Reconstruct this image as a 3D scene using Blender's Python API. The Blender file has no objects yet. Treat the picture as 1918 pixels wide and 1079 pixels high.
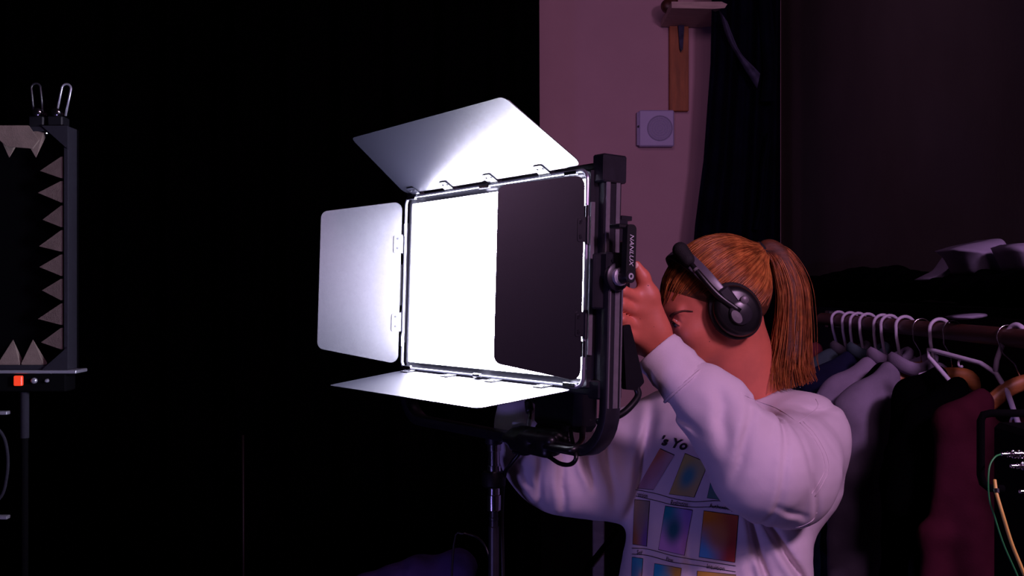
import bpy, math, random
import numpy as np
from mathutils import Vector, Matrix
from mathutils.bvhtree import BVHTree

random.seed(7); rng = np.random.default_rng(7)
SC = bpy.context.scene
COL = SC.collection
V = lambda *a: np.array(a, float)

# ---------------------------------------------------------------- camera
F, CX, CY, CAMZ = 2000.0, 959.0, 539.5, 1.5
cam_d = bpy.data.cameras.new('camera'); cam_d.sensor_width = 36.0; cam_d.lens = 36.0 * F / 1918.0
cam_d.clip_start = 0.05
cam = bpy.data.objects.new('camera', cam_d); COL.objects.link(cam)
cam.location = (0, 0, CAMZ); cam.rotation_euler = (math.pi / 2, 0, 0)
SC.camera = cam

# ---------------------------------------------------------------- world, lamps, exposure
SC.view_settings.view_transform = 'Standard'; SC.view_settings.look = 'None'
SC.view_settings.exposure = 0.0; SC.view_settings.gamma = 1.0; SC.view_settings.use_curve_mapping = False
W = bpy.data.worlds.new('dark_room'); SC.world = W; W.use_nodes = True
W.node_tree.nodes['Background'].inputs[0].default_value = (0.01, 0.008, 0.014, 1)
W.node_tree.nodes['Background'].inputs[1].default_value = 0.10


def lamp(name, loc, aim, power, colour, size, size_y=None):
    l = bpy.data.lights.new(name, 'AREA'); l.energy = power; l.color = colour
    l.shape = 'RECTANGLE'; l.size = size; l.size_y = size_y or size
    o = bpy.data.objects.new(name, l); COL.objects.link(o); o.location = loc
    o.rotation_euler = (Vector(aim) - Vector(loc)).to_track_quat('-Z', 'Y').to_euler()
    return o


lamp('pink_front_fill', (0.7, -0.9, 2.75), (0.3, 3.6, 1.5), 8, (1.0, 0.52, 0.86), 0.6, 0.4)  # unseen frontal fill, added as the room's dim pink ambient
lamp('pink_key_lamp', (1.22, 0.15, 2.45), (0.45, 2.1, 1.2), 27, (1.0, 0.54, 1.0), 0.30, 0.25)
lamp('pink_wall_fill', (0.30, 3.0, 3.05), (0.35, 5.4, 1.7), 3.6, (1.0, 0.50, 0.92), 0.8, 0.3)  # unseen fill added only to brighten the back wall
lamp('violet_side_lamp', (-1.1, 0.7, 0.50), (0.4, 2.1, 0.95), 5.0, (0.36, 0.27, 1.0), 0.30)


def P(px, py, d):
    """a point of the room: d metres in front of the camera along Y"""
    return V((px - CX) / F * d, d, CAMZ - (py - CY) / F * d)


# ---------------------------------------------------------------- materials
def mat(name, col, rough=0.6, metal=0.0, var=0.0, scale=30.0, bump=0.0, bscale=None, spec=0.5, stretch=None, emit=None, col2=None):
    m = bpy.data.materials.new(name); m.use_nodes = True
    nt = m.node_tree; b = nt.nodes['Principled BSDF']
    b.inputs['Base Color'].default_value = (*col, 1); b.inputs['Roughness'].default_value = rough
    b.inputs['Metallic'].default_value = metal; b.inputs['Specular IOR Level'].default_value = spec
    if emit:
        b.inputs['Emission Color'].default_value = (*emit[0], 1); b.inputs['Emission Strength'].default_value = emit[1]
    if var or bump or col2:
        tc = nt.nodes.new('ShaderNodeTexCoord'); mp = nt.nodes.new('ShaderNodeMapping')
        nt.links.new(tc.outputs['Object'], mp.inputs['Vector'])
        if stretch: mp.inputs['Scale'].default_value = stretch
    if var or col2:
        n = nt.nodes.new('ShaderNodeTexNoise'); n.inputs['Scale'].default_value = scale; n.inputs['Detail'].default_value = 5
        nt.links.new(mp.outputs[0], n.inputs['Vector'])
        r = nt.nodes.new('ShaderNodeValToRGB'); r.color_ramp.elements[0].position = 0.3; r.color_ramp.elements[1].position = 0.7
        c2 = col2 or tuple(min(1, c * (1 + var)) for c in col)
        c1 = col if col2 else tuple(c * (1 - var) for c in col)
        r.color_ramp.elements[0].color = (*c1, 1); r.color_ramp.elements[1].color = (*c2, 1)
        nt.links.new(n.outputs['Fac'], r.inputs[0]); nt.links.new(r.outputs[0], b.inputs['Base Color'])
    if bump:
        n2 = nt.nodes.new('ShaderNodeTexNoise'); n2.inputs['Scale'].default_value = bscale or scale * 4; n2.inputs['Detail'].default_value = 3
        nt.links.new(mp.outputs[0], n2.inputs['Vector'])
        bp = nt.nodes.new('ShaderNodeBump'); bp.inputs['Strength'].default_value = bump; bp.inputs['Distance'].default_value = 0.004
        nt.links.new(n2.outputs['Fac'], bp.inputs['Height']); nt.links.new(bp.outputs[0], b.inputs['Normal'])
    return m


M = {}
M['door_paint'] = mat('barn_door_paint', (0.005, 0.005, 0.009), 0.31, 0, 0.15, 600, 0.08, 1100, spec=0.7)
M['black_metal'] = mat('black_metal', (0.012, 0.011, 0.016), 0.38, 0, 0.2, 60, 0.05, 600)
M['black_plastic'] = mat('black_plastic', (0.004, 0.004, 0.006), 0.5, 0, 0.2, 80, 0.1, 700, spec=0.2)
M['lever_black'] = mat('lever_black', (0.004, 0.004, 0.005), 0.5)
M['grey_metal'] = mat('grey_anodised', (0.15, 0.135, 0.15), 0.40, 0.15, 0.1, 90)
M['satin'] = mat('satin_steel', (0.55, 0.53, 0.58), 0.35, 0.35, 0.05, 90)
M['steel'] = mat('bright_steel', (0.75, 0.74, 0.78), 0.16, 1.0, 0.08, 60)
M['frame_steel'] = mat('frame_steel', (0.30, 0.30, 0.36), 0.3, 0.6)
M['screw'] = mat('screw_black', (0.02, 0.02, 0.025), 0.3, 0.6)
M['lightface'] = mat('light_diffuser', (0.8, 0.8, 0.8), 0.6, emit=((0.80, 0.79, 1.0), 105.0))
M['print_white'] = mat('white_print', (0.55, 0.53, 0.58), 0.6)
M['skin'] = mat('skin', (0.62, 0.158, 0.094), 0.5, 0, 0.10, 25, 0.04, 300)
M['lip'] = mat('lip', (0.50, 0.15, 0.13), 0.45, 0, 0.05, 40)
M['nail'] = mat('nail', (0.80, 0.45, 0.36), 0.3)
M['mole'] = mat('mole', (0.10, 0.03, 0.02), 0.6)
M['eye_white'] = mat('eye_white', (0.75, 0.70, 0.70), 0.15)
M['iris'] = mat('iris', (0.05, 0.04, 0.03), 0.1)
M['brow'] = mat('brow', (0.10, 0.03, 0.015), 0.7, 0, 0.3, 200)
M['hair_base'] = mat('hair_base', (0.10, 0.028, 0.010), 0.6, 0, 0.4, 30, 0.3, 200, stretch=(1, 1, 6))
M['hair'] = mat('hair_strands', (0.26, 0.070, 0.018), 0.38, 0, 0.45, 60, spec=0.25)
M['hair_light'] = mat('hair_strands_light', (0.46, 0.155, 0.038), 0.36, 0, 0.3, 60, spec=0.25)
M['sweat'] = mat('sweatshirt_cotton', (0.70, 0.62, 0.66), 0.92, 0, 0.06, 9, 0.05, 700, spec=0.15)
M['rib'] = mat('rib_knit', (0.69, 0.615, 0.65), 0.92, 0, 0.05, 20, 0.10, 800, spec=0.15)
M['thread'] = mat('seam_thread', (0.68, 0.60, 0.64), 0.9, spec=0.1)
M['trouser'] = mat('trouser', (0.02, 0.02, 0.03), 0.9, 0, 0.3, 20)
M['shoe'] = mat('shoe', (0.03, 0.03, 0.03), 0.6, 0, 0.2, 40)
M['ink'] = mat('black_ink', (0.012, 0.01, 0.014), 0.8)
M['headset'] = mat('headset_black', (0.007, 0.007, 0.008), 0.34, 0, 0.2, 60)
M['headset_soft'] = mat('headset_soft', (0.006, 0.005, 0.006), 0.8, 0, 0.2, 120, 0.3, 500)
M['cup_grey'] = mat('cup_grey', (0.022, 0.020, 0.026), 0.3)
M['headset_band'] = mat('headband_vinyl', (0.10, 0.085, 0.11), 0.35, 0, 0.1, 60)
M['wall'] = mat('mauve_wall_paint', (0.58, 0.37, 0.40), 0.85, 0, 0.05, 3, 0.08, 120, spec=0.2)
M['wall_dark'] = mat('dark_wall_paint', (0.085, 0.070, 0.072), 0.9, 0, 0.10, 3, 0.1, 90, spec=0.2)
M['floor'] = mat('dark_floor', (0.018, 0.016, 0.018), 0.8, 0, 0.3, 6, spec=0.1)
M['drape'] = mat('black_drape', (0.0010, 0.0010, 0.0012), 1.0, spec=0.0)
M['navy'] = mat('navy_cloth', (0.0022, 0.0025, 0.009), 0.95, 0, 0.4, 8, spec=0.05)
M['slate_blue'] = mat('slate_blue_trim', (0.060, 0.060, 0.105), 0.9, 0, 0.4, 25, spec=0.05)  # greyish blue, paler than the navy: curtain stripe and shelf bracket
M['wood'] = mat('orange_wood', (0.36, 0.115, 0.030), 0.6, 0, 0.25, 12, 0.1, 60, stretch=(4, 4, 0.6))
M['wood_red'] = mat('red_brown_wood', (0.07, 0.021, 0.013), 0.5, 0, 0.3, 14, 0.1, 60, stretch=(4, 0.5, 4))
M['wood_hanger'] = mat('hanger_wood', (0.42, 0.15, 0.045), 0.45, 0, 0.25, 20, stretch=(1, 4, 4))
M['plank'] = mat('pale_plank', (0.50, 0.38, 0.33), 0.7, 0, 0.15, 15, stretch=(1, 5, 5))
M['box_white'] = mat('white_plastic', (0.50, 0.46, 0.70), 0.5, 0, 0.03, 20)
M['box_grey'] = mat('grille_grey', (0.36, 0.33, 0.50), 0.6, 0, 0.08, 250)
M['hanger_white'] = mat('hanger_white', (0.66, 0.60, 0.78), 0.4, 0, 0.04, 30)
M['black_cloth'] = mat('black_cloth', (0.0012, 0.0012, 0.0016), 0.98, 0, 0.4, 10, spec=0.0)
M['white_cloth'] = mat('white_cloth', (0.34, 0.31, 0.44), 0.9, 0, 0.12, 10, spec=0.1)
M['foam'] = mat('foam', (0.12, 0.090, 0.080), 0.95, 0, 0.12, 40, 0.3, 500, spec=0.05)
M['case_grey'] = mat('case_grey_fabric', (0.011, 0.0105, 0.016), 0.9, 0, 0.1, 90, spec=0.1)
M['inner_black'] = mat('inner_black', (0.0015, 0.0015, 0.002), 1.0, spec=0.0)
M['led_red'] = mat('red_led', (0.3, 0.02, 0.01), 0.4, emit=((1.0, 0.06, 0.015), 0.7))
M['violet_cloth'] = mat('violet_blanket', (0.10, 0.065, 0.21), 0.95, 0, 0.3, 12, 0.4, 60, spec=0.05)
M['yellow_cable'] = mat('yellow_cable', (0.62, 0.42, 0.09), 0.5)
M['green_cable'] = mat('green_cable', (0.02, 0.20, 0.05), 0.5)
M['pipe_brown'] = mat('pipe_brown', (0.012, 0.005, 0.004), 0.5)
M['tag_white'] = mat('tag_white', (0.75, 0.72, 0.78), 0.6)
M['rubber'] = mat('cable_rubber', (0.006, 0.006, 0.007), 0.4)
M['case_black'] = mat('case_black', (0.0015, 0.0015, 0.002), 0.9, spec=0.03)


# ---------------------------------------------------------------- objects
def tag(o, label=None, cat=None, group=None, kind=None):
    if label: o['label'] = label
    if cat: o['category'] = cat
    if group: o['group'] = group
    if kind: o['kind'] = kind
    return o


def thing(name, label, cat, loc=(0, 0, 0), group=None):
    o = bpy.data.objects.new(name, None); COL.objects.link(o); o.location = loc
    o.empty_display_size = 0.05
    return tag(o, label, cat, group)


def mesh(verts, faces, smooth=False):
    me = bpy.data.meshes.new('m')
    me.from_pydata(np.asarray(verts, float).tolist(), [], [list(map(int, f)) for f in faces])
    me.update()
    if smooth is True: me.shade_smooth()
    elif smooth: me.shade_smooth(); me.set_sharp_from_angle(angle=math.radians(smooth))
    return me


def obj(name, me, m, parent=None, world=True):
    """link a mesh given in room coordinates; parts keep their place under their thing"""
    me.name = name
    o = bpy.data.objects.new(name, me); COL.objects.link(o)
    me.materials.clear(); me.materials.append(M[m] if isinstance(m, str) else m)
    if parent is not None:
        o.parent = parent
        if world:
            o.matrix_parent_inverse = Matrix.Translation(-parent.location) if parent.parent is None else Matrix.Identity(4)
    return o


class MB:
    """collects boxes, tubes, prisms into one mesh"""
    def __init__(s): s.v = []; s.f = []
    def add(s, v, f):
        b = len(s.v); s.v += [tuple(map(float, p)) for p in v]; s.f += [tuple(i + b for i in q) for q in f]; return s
    def box(s, c, h, R=None, bev=0.0):
        c = np.array(c, float); h = np.array(h, float)
        R = np.eye(3) if R is None else R
        if bev <= 0:
            v = [c + R @ (h * V(x, y, z)) for x in (-1, 1) for y in (-1, 1) for z in (-1, 1)]
            return s.add(v, [(0, 1, 3, 2), (4, 6, 7, 5), (0, 4, 5, 1), (2, 3, 7, 6), (0, 2, 6, 4), (1, 5, 7, 3)])
        vid = {}; v = []
        for x in (-1, 1):
            for y in (-1, 1):
                for z in (-1, 1):
                    for a in range(3):
                        o = h.copy() - bev; o[a] = h[a]
                        vid[(x, y, z, a)] = len(v); v.append(c + R @ (o * V(x, y, z)))
        f = []
        g = lambda sg, a: vid[(*sg, a)]
        for a in range(3):
            for sgn in (-1, 1):
                b_, c_ = [i for i in range(3) if i != a]
                q = []
                for sb, sc in ((-1, -1), (1, -1), (1, 1), (-1, 1)):
                    k = [0, 0, 0]; k[a] = sgn; k[b_] = sb; k[c_] = sc; q.append(g(tuple(k), a))
                f.append(tuple(q))
        for a in range(3):
            b_, c_ = [i for i in range(3) if i != a]
            for sb in (-1, 1):
                for sc in (-1, 1):
                    k1 = [0, 0, 0]; k1[a] = -1; k1[b_] = sb; k1[c_] = sc
                    k2 = list(k1); k2[a] = 1
                    f.append((g(tuple(k1), b_), g(tuple(k2), b_), g(tuple(k2), c_), g(tuple(k1), c_)))
        for x in (-1, 1):
            for y in (-1, 1):
                for z in (-1, 1): f.append(tuple(g((x, y, z), a) for a in range(3)))
        return s.add(v, f)
    def tube(s, pts, r, n=10, closed=False, cap=True, flat=1.0):
        pts = [np.array(p, float) for p in pts]; N = len(pts)
        rr = r if hasattr(r, '__len__') else [r] * N
        T = []
        for i in range(N):
            a = pts[(i - 1) % N] if (closed or i > 0) else pts[i]
            b = pts[(i + 1) % N] if (closed or i < N - 1) else pts[i]
            t = b - a; T.append(t / (np.linalg.norm(t) + 1e-12))
        up = V(0, 0, 1) if abs(T[0][2]) < 0.9 else V(1, 0, 0)
        u = np.cross(T[0], up); u /= np.linalg.norm(u)
        v = []
        for i in range(N):
            u = u - T[i] * (u @ T[i]); u /= np.linalg.norm(u) + 1e-12
            w = np.cross(T[i], u)
            for k in range(n):
                a = 2 * math.pi * k / n
                v.append(pts[i] + rr[i] * (math.cos(a) * u + flat * math.sin(a) * w))
        f = []
        for i in range(N if closed else N - 1):
            j = (i + 1) % N
            for k in range(n):
                l = (k + 1) % n
                f.append((i * n + k, i * n + l, j * n + l, j * n + k))
        if cap and not closed:
            f.append(tuple(range(n - 1, -1, -1))); f.append(tuple((N - 1) * n + k for k in range(n)))
        return s.add(v, f)
    def cyl(s, a, b, r1, r2=None, n=24): return s.tube([a, b], [r1, r2 if r2 is not None else r1], n)
    def lathe(s, base, axis, prof, n=28):
        """prof: list of (distance along axis, radius)"""
        base = np.array(base, float); axis = np.array(axis, float); axis /= np.linalg.norm(axis)
        return s.tube2([base + axis * h for h, _ in prof], [r for _, r in prof], axis, n)
    def tube2(s, pts, rr, axis, n):
        up = V(0, 0, 1) if abs(axis[2]) < 0.9 else V(1, 0, 0)
        u = np.cross(axis, up); u /= np.linalg.norm(u); w = np.cross(axis, u)
        v = [p + r * (math.cos(2 * math.pi * k / n) * u + math.sin(2 * math.pi * k / n) * w) for p, r in zip(pts, rr) for k in range(n)]
        N = len(pts); f = [(i * n + k, i * n + (k + 1) % n, (i + 1) * n + (k + 1) % n, (i + 1) * n + k) for i in range(N - 1) for k in range(n)]
        f.append(tuple(range(n - 1, -1, -1))); f.append(tuple((N - 1) * n + k for k in range(n)))
        return s.add(v, f)
    def slab(s, poly, o, ex, ey, t):
        """polygon (2d) in the plane o,ex,ey, thickened by vector t"""
        o = np.array(o, float); n = len(poly)
        a = [o + ex * x + ey * y for x, y in poly]; t = np.array(t, float)
        v = [p - t / 2 for p in a] + [p + t / 2 for p in a]
        f = [tuple(range(n - 1, -1, -1)), tuple(range(n, 2 * n))] + [(i, (i + 1) % n, n + (i + 1) % n, n + i) for i in range(n)]
        return s.add(v, f)
    def mesh(s, smooth=False): return mesh(s.v, s.f, smooth)
    def build(s, name, m, parent=None, smooth=35): return obj(name, s.mesh(smooth), m, parent)


def round_poly(pts, r, n=6):
    """rounded-corner 2d polygon"""
    out = []; N = len(pts)
    rr = r if hasattr(r, '__len__') else [r] * N
    for i in range(N):
        p = np.array(pts[i], float); a = np.array(pts[i - 1], float) - p; b = np.array(pts[(i + 1) % N], float) - p
        a /= np.linalg.norm(a); b /= np.linalg.norm(b)
        ang = math.acos(max(-1, min(1, a @ b))); d = rr[i] / math.tan(ang / 2)
        c = p + (a + b) / np.linalg.norm(a + b) * rr[i] / math.sin(ang / 2)
        s0 = p + a * d - c; s1 = p + b * d - c
        a0 = math.atan2(s0[1], s0[0]); a1 = math.atan2(s1[1], s1[0]); da = (a1 - a0 + math.pi) % (2 * math.pi) - math.pi
        for k in range(n + 1):
            t = a0 + da * k / n; out.append((c[0] + rr[i] * math.cos(t), c[1] + rr[i] * math.sin(t)))
    return out


def spline(pts, n=8):
    """Catmull-Rom through the points"""
    p = [np.array(q, float) for q in pts]; p = [2 * p[0] - p[1]] + p + [2 * p[-1] - p[-2]]
    out = []
    for i in range(1, len(p) - 2):
        for k in range(n):
            t = k / n
            out.append(0.5 * (2 * p[i] + (p[i + 1] - p[i - 1]) * t + (2 * p[i - 1] - 5 * p[i] + 4 * p[i + 1] - p[i + 2]) * t * t + (3 * p[i] - p[i - 1] - 3 * p[i + 1] + p[i + 2]) * t ** 3))
    out.append(p[-2]); return out


# ---------------------------------------------------------------- soft bodies: distance fields turned into one skin
class Field:
    def __init__(s, lo, hi, h):
        s.lo = np.array(lo, float); s.h = h; s.n = np.ceil((np.array(hi) - s.lo) / h).astype(int) + 1
        s.D = np.full(s.n, 0.5, np.float32)
    def region(s, lo, hi):
        i0 = np.clip(np.floor((np.array(lo) - s.lo) / s.h).astype(int), 0, s.n - 1)
        i1 = np.clip(np.ceil((np.array(hi) - s.lo) / s.h).astype(int) + 1, 1, s.n)
        ax = [(s.lo[a] + s.h * np.arange(i0[a], i1[a])).astype(np.float32) for a in range(3)]
        return tuple(slice(a, b) for a, b in zip(i0, i1)), np.meshgrid(*ax, indexing='ij')
    def put(s, lo, hi, fn, k, cut=False):
        m = k + 3 * s.h
        sl, (x, y, z) = s.region(np.array(lo) - m, np.array(hi) + m)
        if x.size == 0: return s
        d = fn(x, y, z).astype(np.float32); a = s.D[sl]
        if cut:
            d = -d; h = np.maximum(k - np.abs(a - d), 0) / k if k > 0 else 0; s.D[sl] = np.maximum(a, d) + h * h * k * 0.25
        else:
            h = np.maximum(k - np.abs(a - d), 0) / k if k > 0 else 0; s.D[sl] = np.minimum(a, d) - h * h * k * 0.25
        return s
    def cone(s, a, b, r1, r2, k=0.01, cut=False):
        a = np.array(a, float); b = np.array(b, float); ab = b - a; L2 = float(ab @ ab) + 1e-12; r = max(r1, r2)
        def fn(x, y, z):
            px, py, pz = x - a[0], y - a[1], z - a[2]
            t = np.clip((px * ab[0] + py * ab[1] + pz * ab[2]) / L2, 0, 1)
            return np.sqrt((px - t * ab[0]) ** 2 + (py - t * ab[1]) ** 2 + (pz - t * ab[2]) ** 2) - (r1 + (r2 - r1) * t)
        return s.put(np.minimum(a, b) - r, np.maximum(a, b) + r, fn, k, cut)
    def chain(s, pts, rs, k=0.01):
        for i in range(len(pts) - 1): s.cone(pts[i], pts[i + 1], rs[i], rs[i + 1], k)
        return s
    def ell(s, c, R, rad, k=0.01, cut=False):
        """ellipsoid; rows of R are its axes"""
        c = np.array(c, float); R = np.array(R, float); rad = np.array(rad, float); m = max(rad)
        def fn(x, y, z):
            px, py, pz = x - c[0], y - c[1], z - c[2]
            q = [(R[i, 0] * px + R[i, 1] * py + R[i, 2] * pz) for i in range(3)]
            k0 = np.sqrt(sum((q[i] / rad[i]) ** 2 for i in range(3))) + 1e-6
            k1 = np.sqrt(sum((q[i] / rad[i] ** 2) ** 2 for i in range(3))) + 1e-6
            return k0 * (k0 - 1) / k1
        return s.put(c - m, c + m, fn, k, cut)
    def tile(s, a, b, f, l, ra, rb, k=0.02):
        """elliptic column a-b; f,l unit axes; ra,rb = (depth, width) radii"""
        a = np.array(a, float); b = np.array(b, float); ab = b - a; L2 = float(ab @ ab); m = max(*ra, *rb)
        def fn(x, y, z):
            px, py, pz = x - a[0], y - a[1], z - a[2]
            t = np.clip((px * ab[0] + py * ab[1] + pz * ab[2]) / L2, 0, 1)
            qx, qy, qz = px - t * ab[0], py - t * ab[1], pz - t * ab[2]
            rf = ra[0] + (rb[0] - ra[0]) * t; rl = ra[1] + (rb[1] - ra[1]) * t
            u = qx * f[0] + qy * f[1] + qz * f[2]; w = qx * l[0] + qy * l[1] + qz * l[2]
            h2 = np.maximum(qx * qx + qy * qy + qz * qz - u * u - w * w, 0)
            mm = np.minimum(rf, rl)
            return (np.sqrt((u / rf) ** 2 + (w / rl) ** 2 + h2 / mm ** 2) - 1) * mm
        return s.put(np.minimum(a, b) - m, np.maximum(a, b) + m, fn, k)
    def rbox(s, c, half, r, k=0.01, R=None):
        c = np.array(c, float); half = np.array(half, float); R = np.eye(3) if R is None else np.array(R)
        def fn(x, y, z):
            px, py, pz = x - c[0], y - c[1], z - c[2]
            q = [np.abs(R[i, 0] * px + R[i, 1] * py + R[i, 2] * pz) - half[i] + r for i in range(3)]
            return np.sqrt(sum(np.maximum(t, 0) ** 2 for t in q)) + np.minimum(np.maximum(np.maximum(q[0], q[1]), q[2]), 0) - r
        m = np.linalg.norm(half); return s.put(c - m, c + m, fn, k)
    def displace(s, fn, lo=None, hi=None):
        sl, (x, y, z) = s.region(s.lo if lo is None else lo, s.lo + s.h * s.n if hi is None else hi)
        near = np.abs(s.D[sl]) < 0.06
        d = s.D[sl]; d[near] += fn(x[near], y[near], z[near]); s.D[sl] = d
        return s
    def mesh(s, smooth=1):
        D = s.D; S = D < 0; n = np.array(D.shape)
        c = [slice(0, -1), slice(1, None)]
        cnt = np.zeros(n - 1, np.uint8)
        for i in (0, 1):
            for j in (0, 1):
                for k in (0, 1): cnt += S[c[i], c[j], c[k]]
        I, J, K = np.nonzero((cnt > 0) & (cnt < 8)); N = len(I)
        idx = np.full(n - 1, -1, np.int32); idx[I, J, K] = np.arange(N)
        acc = np.zeros((N, 3)); w = np.zeros(N)
        for a in range(3):
            o1, o2 = [q for q in range(3) if q != a]
            for u in (0, 1):
                for v in (0, 1):
                    p0 = [0, 0, 0]; p0[o1] = u; p0[o2] = v; p1 = list(p0); p1[a] = 1
                    d0 = D[I + p0[0], J + p0[1], K + p0[2]]; d1 = D[I + p1[0], J + p1[1], K + p1[2]]
                    m = (d0 < 0) != (d1 < 0); t = np.where(m, d0 / (d0 - d1 + 1e-20), 0)
                    pos = np.tile(np.array(p0, float), (N, 1)); pos[:, a] = t
                    acc += pos * m[:, None]; w += m
        vert = s.lo + s.h * (np.stack([I, J, K], 1) + acc / w[:, None])
        quads = []
        for a in range(3):
            o1, o2 = (a + 1) % 3, (a + 2) % 3
            s0 = [slice(None)] * 3; s1 = [slice(None)] * 3; s0[a] = slice(0, -1); s1[a] = slice(1, None)
            for o in (o1, o2): s0[o] = slice(1, -1); s1[o] = slice(1, -1)
            A, B = S[tuple(s0)], S[tuple(s1)]
            e = np.stack(np.nonzero(A != B), 1)
            if not len(e): continue
            fl = A[tuple(e.T)]; e[:, o1] += 1; e[:, o2] += 1
            q = []
            for du, dv in ((-1, -1), (0, -1), (0, 0), (-1, 0)):
                g = e.copy(); g[:, o1] += du; g[:, o2] += dv; q.append(idx[tuple(g.T)])
            q = np.stack(q, 1); q[~fl] = q[~fl][:, ::-1]; quads.append(q)
        q = np.concatenate(quads)
        ed = np.concatenate([q[:, [0, 1]], q[:, [1, 2]], q[:, [2, 3]], q[:, [3, 0]]])
        for _ in range(smooth):
            sm = np.zeros_like(vert); ct = np.zeros(N)
            for a in range(3): sm[:, a] = np.bincount(ed[:, 0], vert[ed[:, 1], a], N) + np.bincount(ed[:, 1], vert[ed[:, 0], a], N)
            ct = np.bincount(ed[:, 0], minlength=N) + np.bincount(ed[:, 1], minlength=N)
            vert = 0.45 * vert + 0.55 * sm / np.maximum(ct, 1)[:, None]
        me = bpy.data.meshes.new('m')
        me.vertices.add(N); me.vertices.foreach_set('co', vert.ravel())
        me.loops.add(q.size); me.loops.foreach_set('vertex_index', q.ravel().astype(np.int32))
        me.polygons.add(len(q)); me.polygons.foreach_set('loop_start', np.arange(0, q.size, 4, dtype=np.int32))
        me.update(calc_edges=True); me.validate(); me.shade_smooth()
        s.V, s.Q = vert, q
        return me


_wd = rng.normal(size=(24, 3)); _ph = rng.uniform(0, 6.28, 24)
def wob(x, y, z, freq, seed=0, n=6):
    """smooth wandering noise in -1..1"""
    o = 0
    for i in range(n):
        d = _wd[(seed + i) % 24]; o = o + np.sin(freq * (d[0] * x + d[1] * y + d[2] * z) + _ph[(seed * 3 + i) % 24])
    return o / n * 1.4


def text_mesh(body, size=1.0, shear=0.0, bold=0.0):
    cu = bpy.data.curves.new('t', 'FONT'); cu.body = body; cu.size = size; cu.shear = shear; cu.offset = bold
    cu.resolution_u = 3
    o = bpy.data.objects.new('t', cu); COL.objects.link(o)
    dg = bpy.context.evaluated_depsgraph_get(); me = o.evaluated_get(dg).to_mesh()
    v = np.array([tuple(p.co) for p in me.vertices]); f = [tuple(p.vertices) for p in me.polygons]
    o.evaluated_get(dg).to_mesh_clear(); COL.objects.unlink(o); bpy.data.objects.remove(o); bpy.data.curves.remove(cu)
    return v, f

# ================================================================ the setting
def grid_mesh(fn, nu, nv, thick=None):
    """sheet of points fn(u,v); given a thickness vector it becomes a closed slab"""
    v = [fn(i / nu, j / nv) for j in range(nv + 1) for i in range(nu + 1)]
    f = [(j * (nu + 1) + i, j * (nu + 1) + i + 1, (j + 1) * (nu + 1) + i + 1, (j + 1) * (nu + 1) + i) for j in range(nv) for i in range(nu)]
    if thick is not None:
        n = len(v); t = np.array(thick, float); v = v + [p + t for p in v]
        f = f + [tuple(k + n for k in reversed(q)) for q in f]
        rim = [i for i in range(nu + 1)] + [j * (nu + 1) + nu for j in range(1, nv + 1)] + [nv * (nu + 1) + i for i in range(nu - 1, -1, -1)] + [j * (nu + 1) for j in range(nv - 1, 0, -1)]
        for a, b in zip(rim, rim[1:] + rim[:1]): f.append((b, a, a + n, b + n))
    return v, f


tag(obj('floor', MB().box((-1.2, 2.2, -0.03), (2.7, 3.4, 0.03)).mesh(), 'floor'), kind='structure')
tag(obj('wall_back', MB().box((-1.2, 5.46, 1.6), (2.7, 0.06, 1.6)).mesh(), 'wall'), kind='structure')
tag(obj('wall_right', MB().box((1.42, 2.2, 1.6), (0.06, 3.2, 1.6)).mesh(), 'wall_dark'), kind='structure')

# black drape hiding the left part of the back wall
def drape(u, v):
    x = -3.6 + (P(1010, 0, 4.7)[0] + 3.6) * u + 0.012 * (1 - v)
    return V(x, 4.7 + 0.05 * math.sin(u * 95 + 0.8 * math.sin(v * 3)) + 0.02 * math.sin(u * 211), 0.01 + 3.1 * v)
v_, f_ = grid_mesh(drape, 260, 6, (0, 0.006, 0))
tag(obj('stage_drape', mesh(v_, f_, True), 'drape'), 'floor length black stage drape covering the left of the mauve wall', 'drape')

# ================================================================ the LED panel light
PC = V(-0.0502, 2.0686, CAMZ + 0.0139)
PR = np.array([[0.57308, 0.81913, 0.02463], [-0.81946, 0.57251, 0.02686], [0.00790, -0.03558, 0.99934]])
EX, EY, EZ = PR[:, 0], PR[:, 1], PR[:, 2]          # width, backwards, up
PW, PH = 0.626, 0.37
def L(x, y, z): return PC + PR @ V(x, y, z)

light = thing('led_panel_light', 'lit white LED panel light with four open barn doors on a black yoke', 'studio light', L(0, 0.03, -0.30))
hw, hh = PW / 2, PH / 2
# housing: shell, end caps, T-slot rails
hb = MB().box(L(0, 0.034, 0), (hw + 0.004, 0.024, hh + 0.004), PR, 0.004)
housing = hb.build('housing', 'black_metal', light)
for k in range(14):
    MB().box(L(-0.26 + 0.04 * k, 0.062, 0), (0.004, 0.006, 0.15), PR).build('cooling_fin', 'black_metal', housing)
for sx in (-1, 1):
    x0 = sx * (hw + 0.010)
    rail = MB().box(L(x0, 0.035, 0), (0.010, 0.019, hh + 0.002), PR, 0.002).build('side_rail', 'black_metal', light)
    for yy in (0.022, 0.044):
        MB().box(L(x0 + sx * 0.0115, yy, 0), (0.0018, 0.0045, hh - 0.004), PR, 0.001).build('rail_lip', 'grey_metal', rail)
    for sz in (-1, 1):
        MB().box(L(x0, 0.034, sz * (hh + 0.003)), (0.016, 0.026, 0.024 if sz > 0 else 0.016), PR, 0.003).build('corner_cap', 'black_metal', light)
    # side clip strip seen along the edge of the front
    MB().box(L(sx * (hw + 0.003), 0.004, 0.0), (0.0016, 0.004, 0.13), PR).build('edge_strip', 'grey_metal', rail)
top = MB().box(L(0, 0.030, hh + 0.008), (hw - 0.004, 0.018, 0.006), PR, 0.002).build('top_profile', 'black_metal', light)
MB().box(L(0, 0.030, -hh - 0.008), (hw - 0.004, 0.018, 0.006), PR, 0.002).build('bottom_profile', 'black_metal', light)
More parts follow.
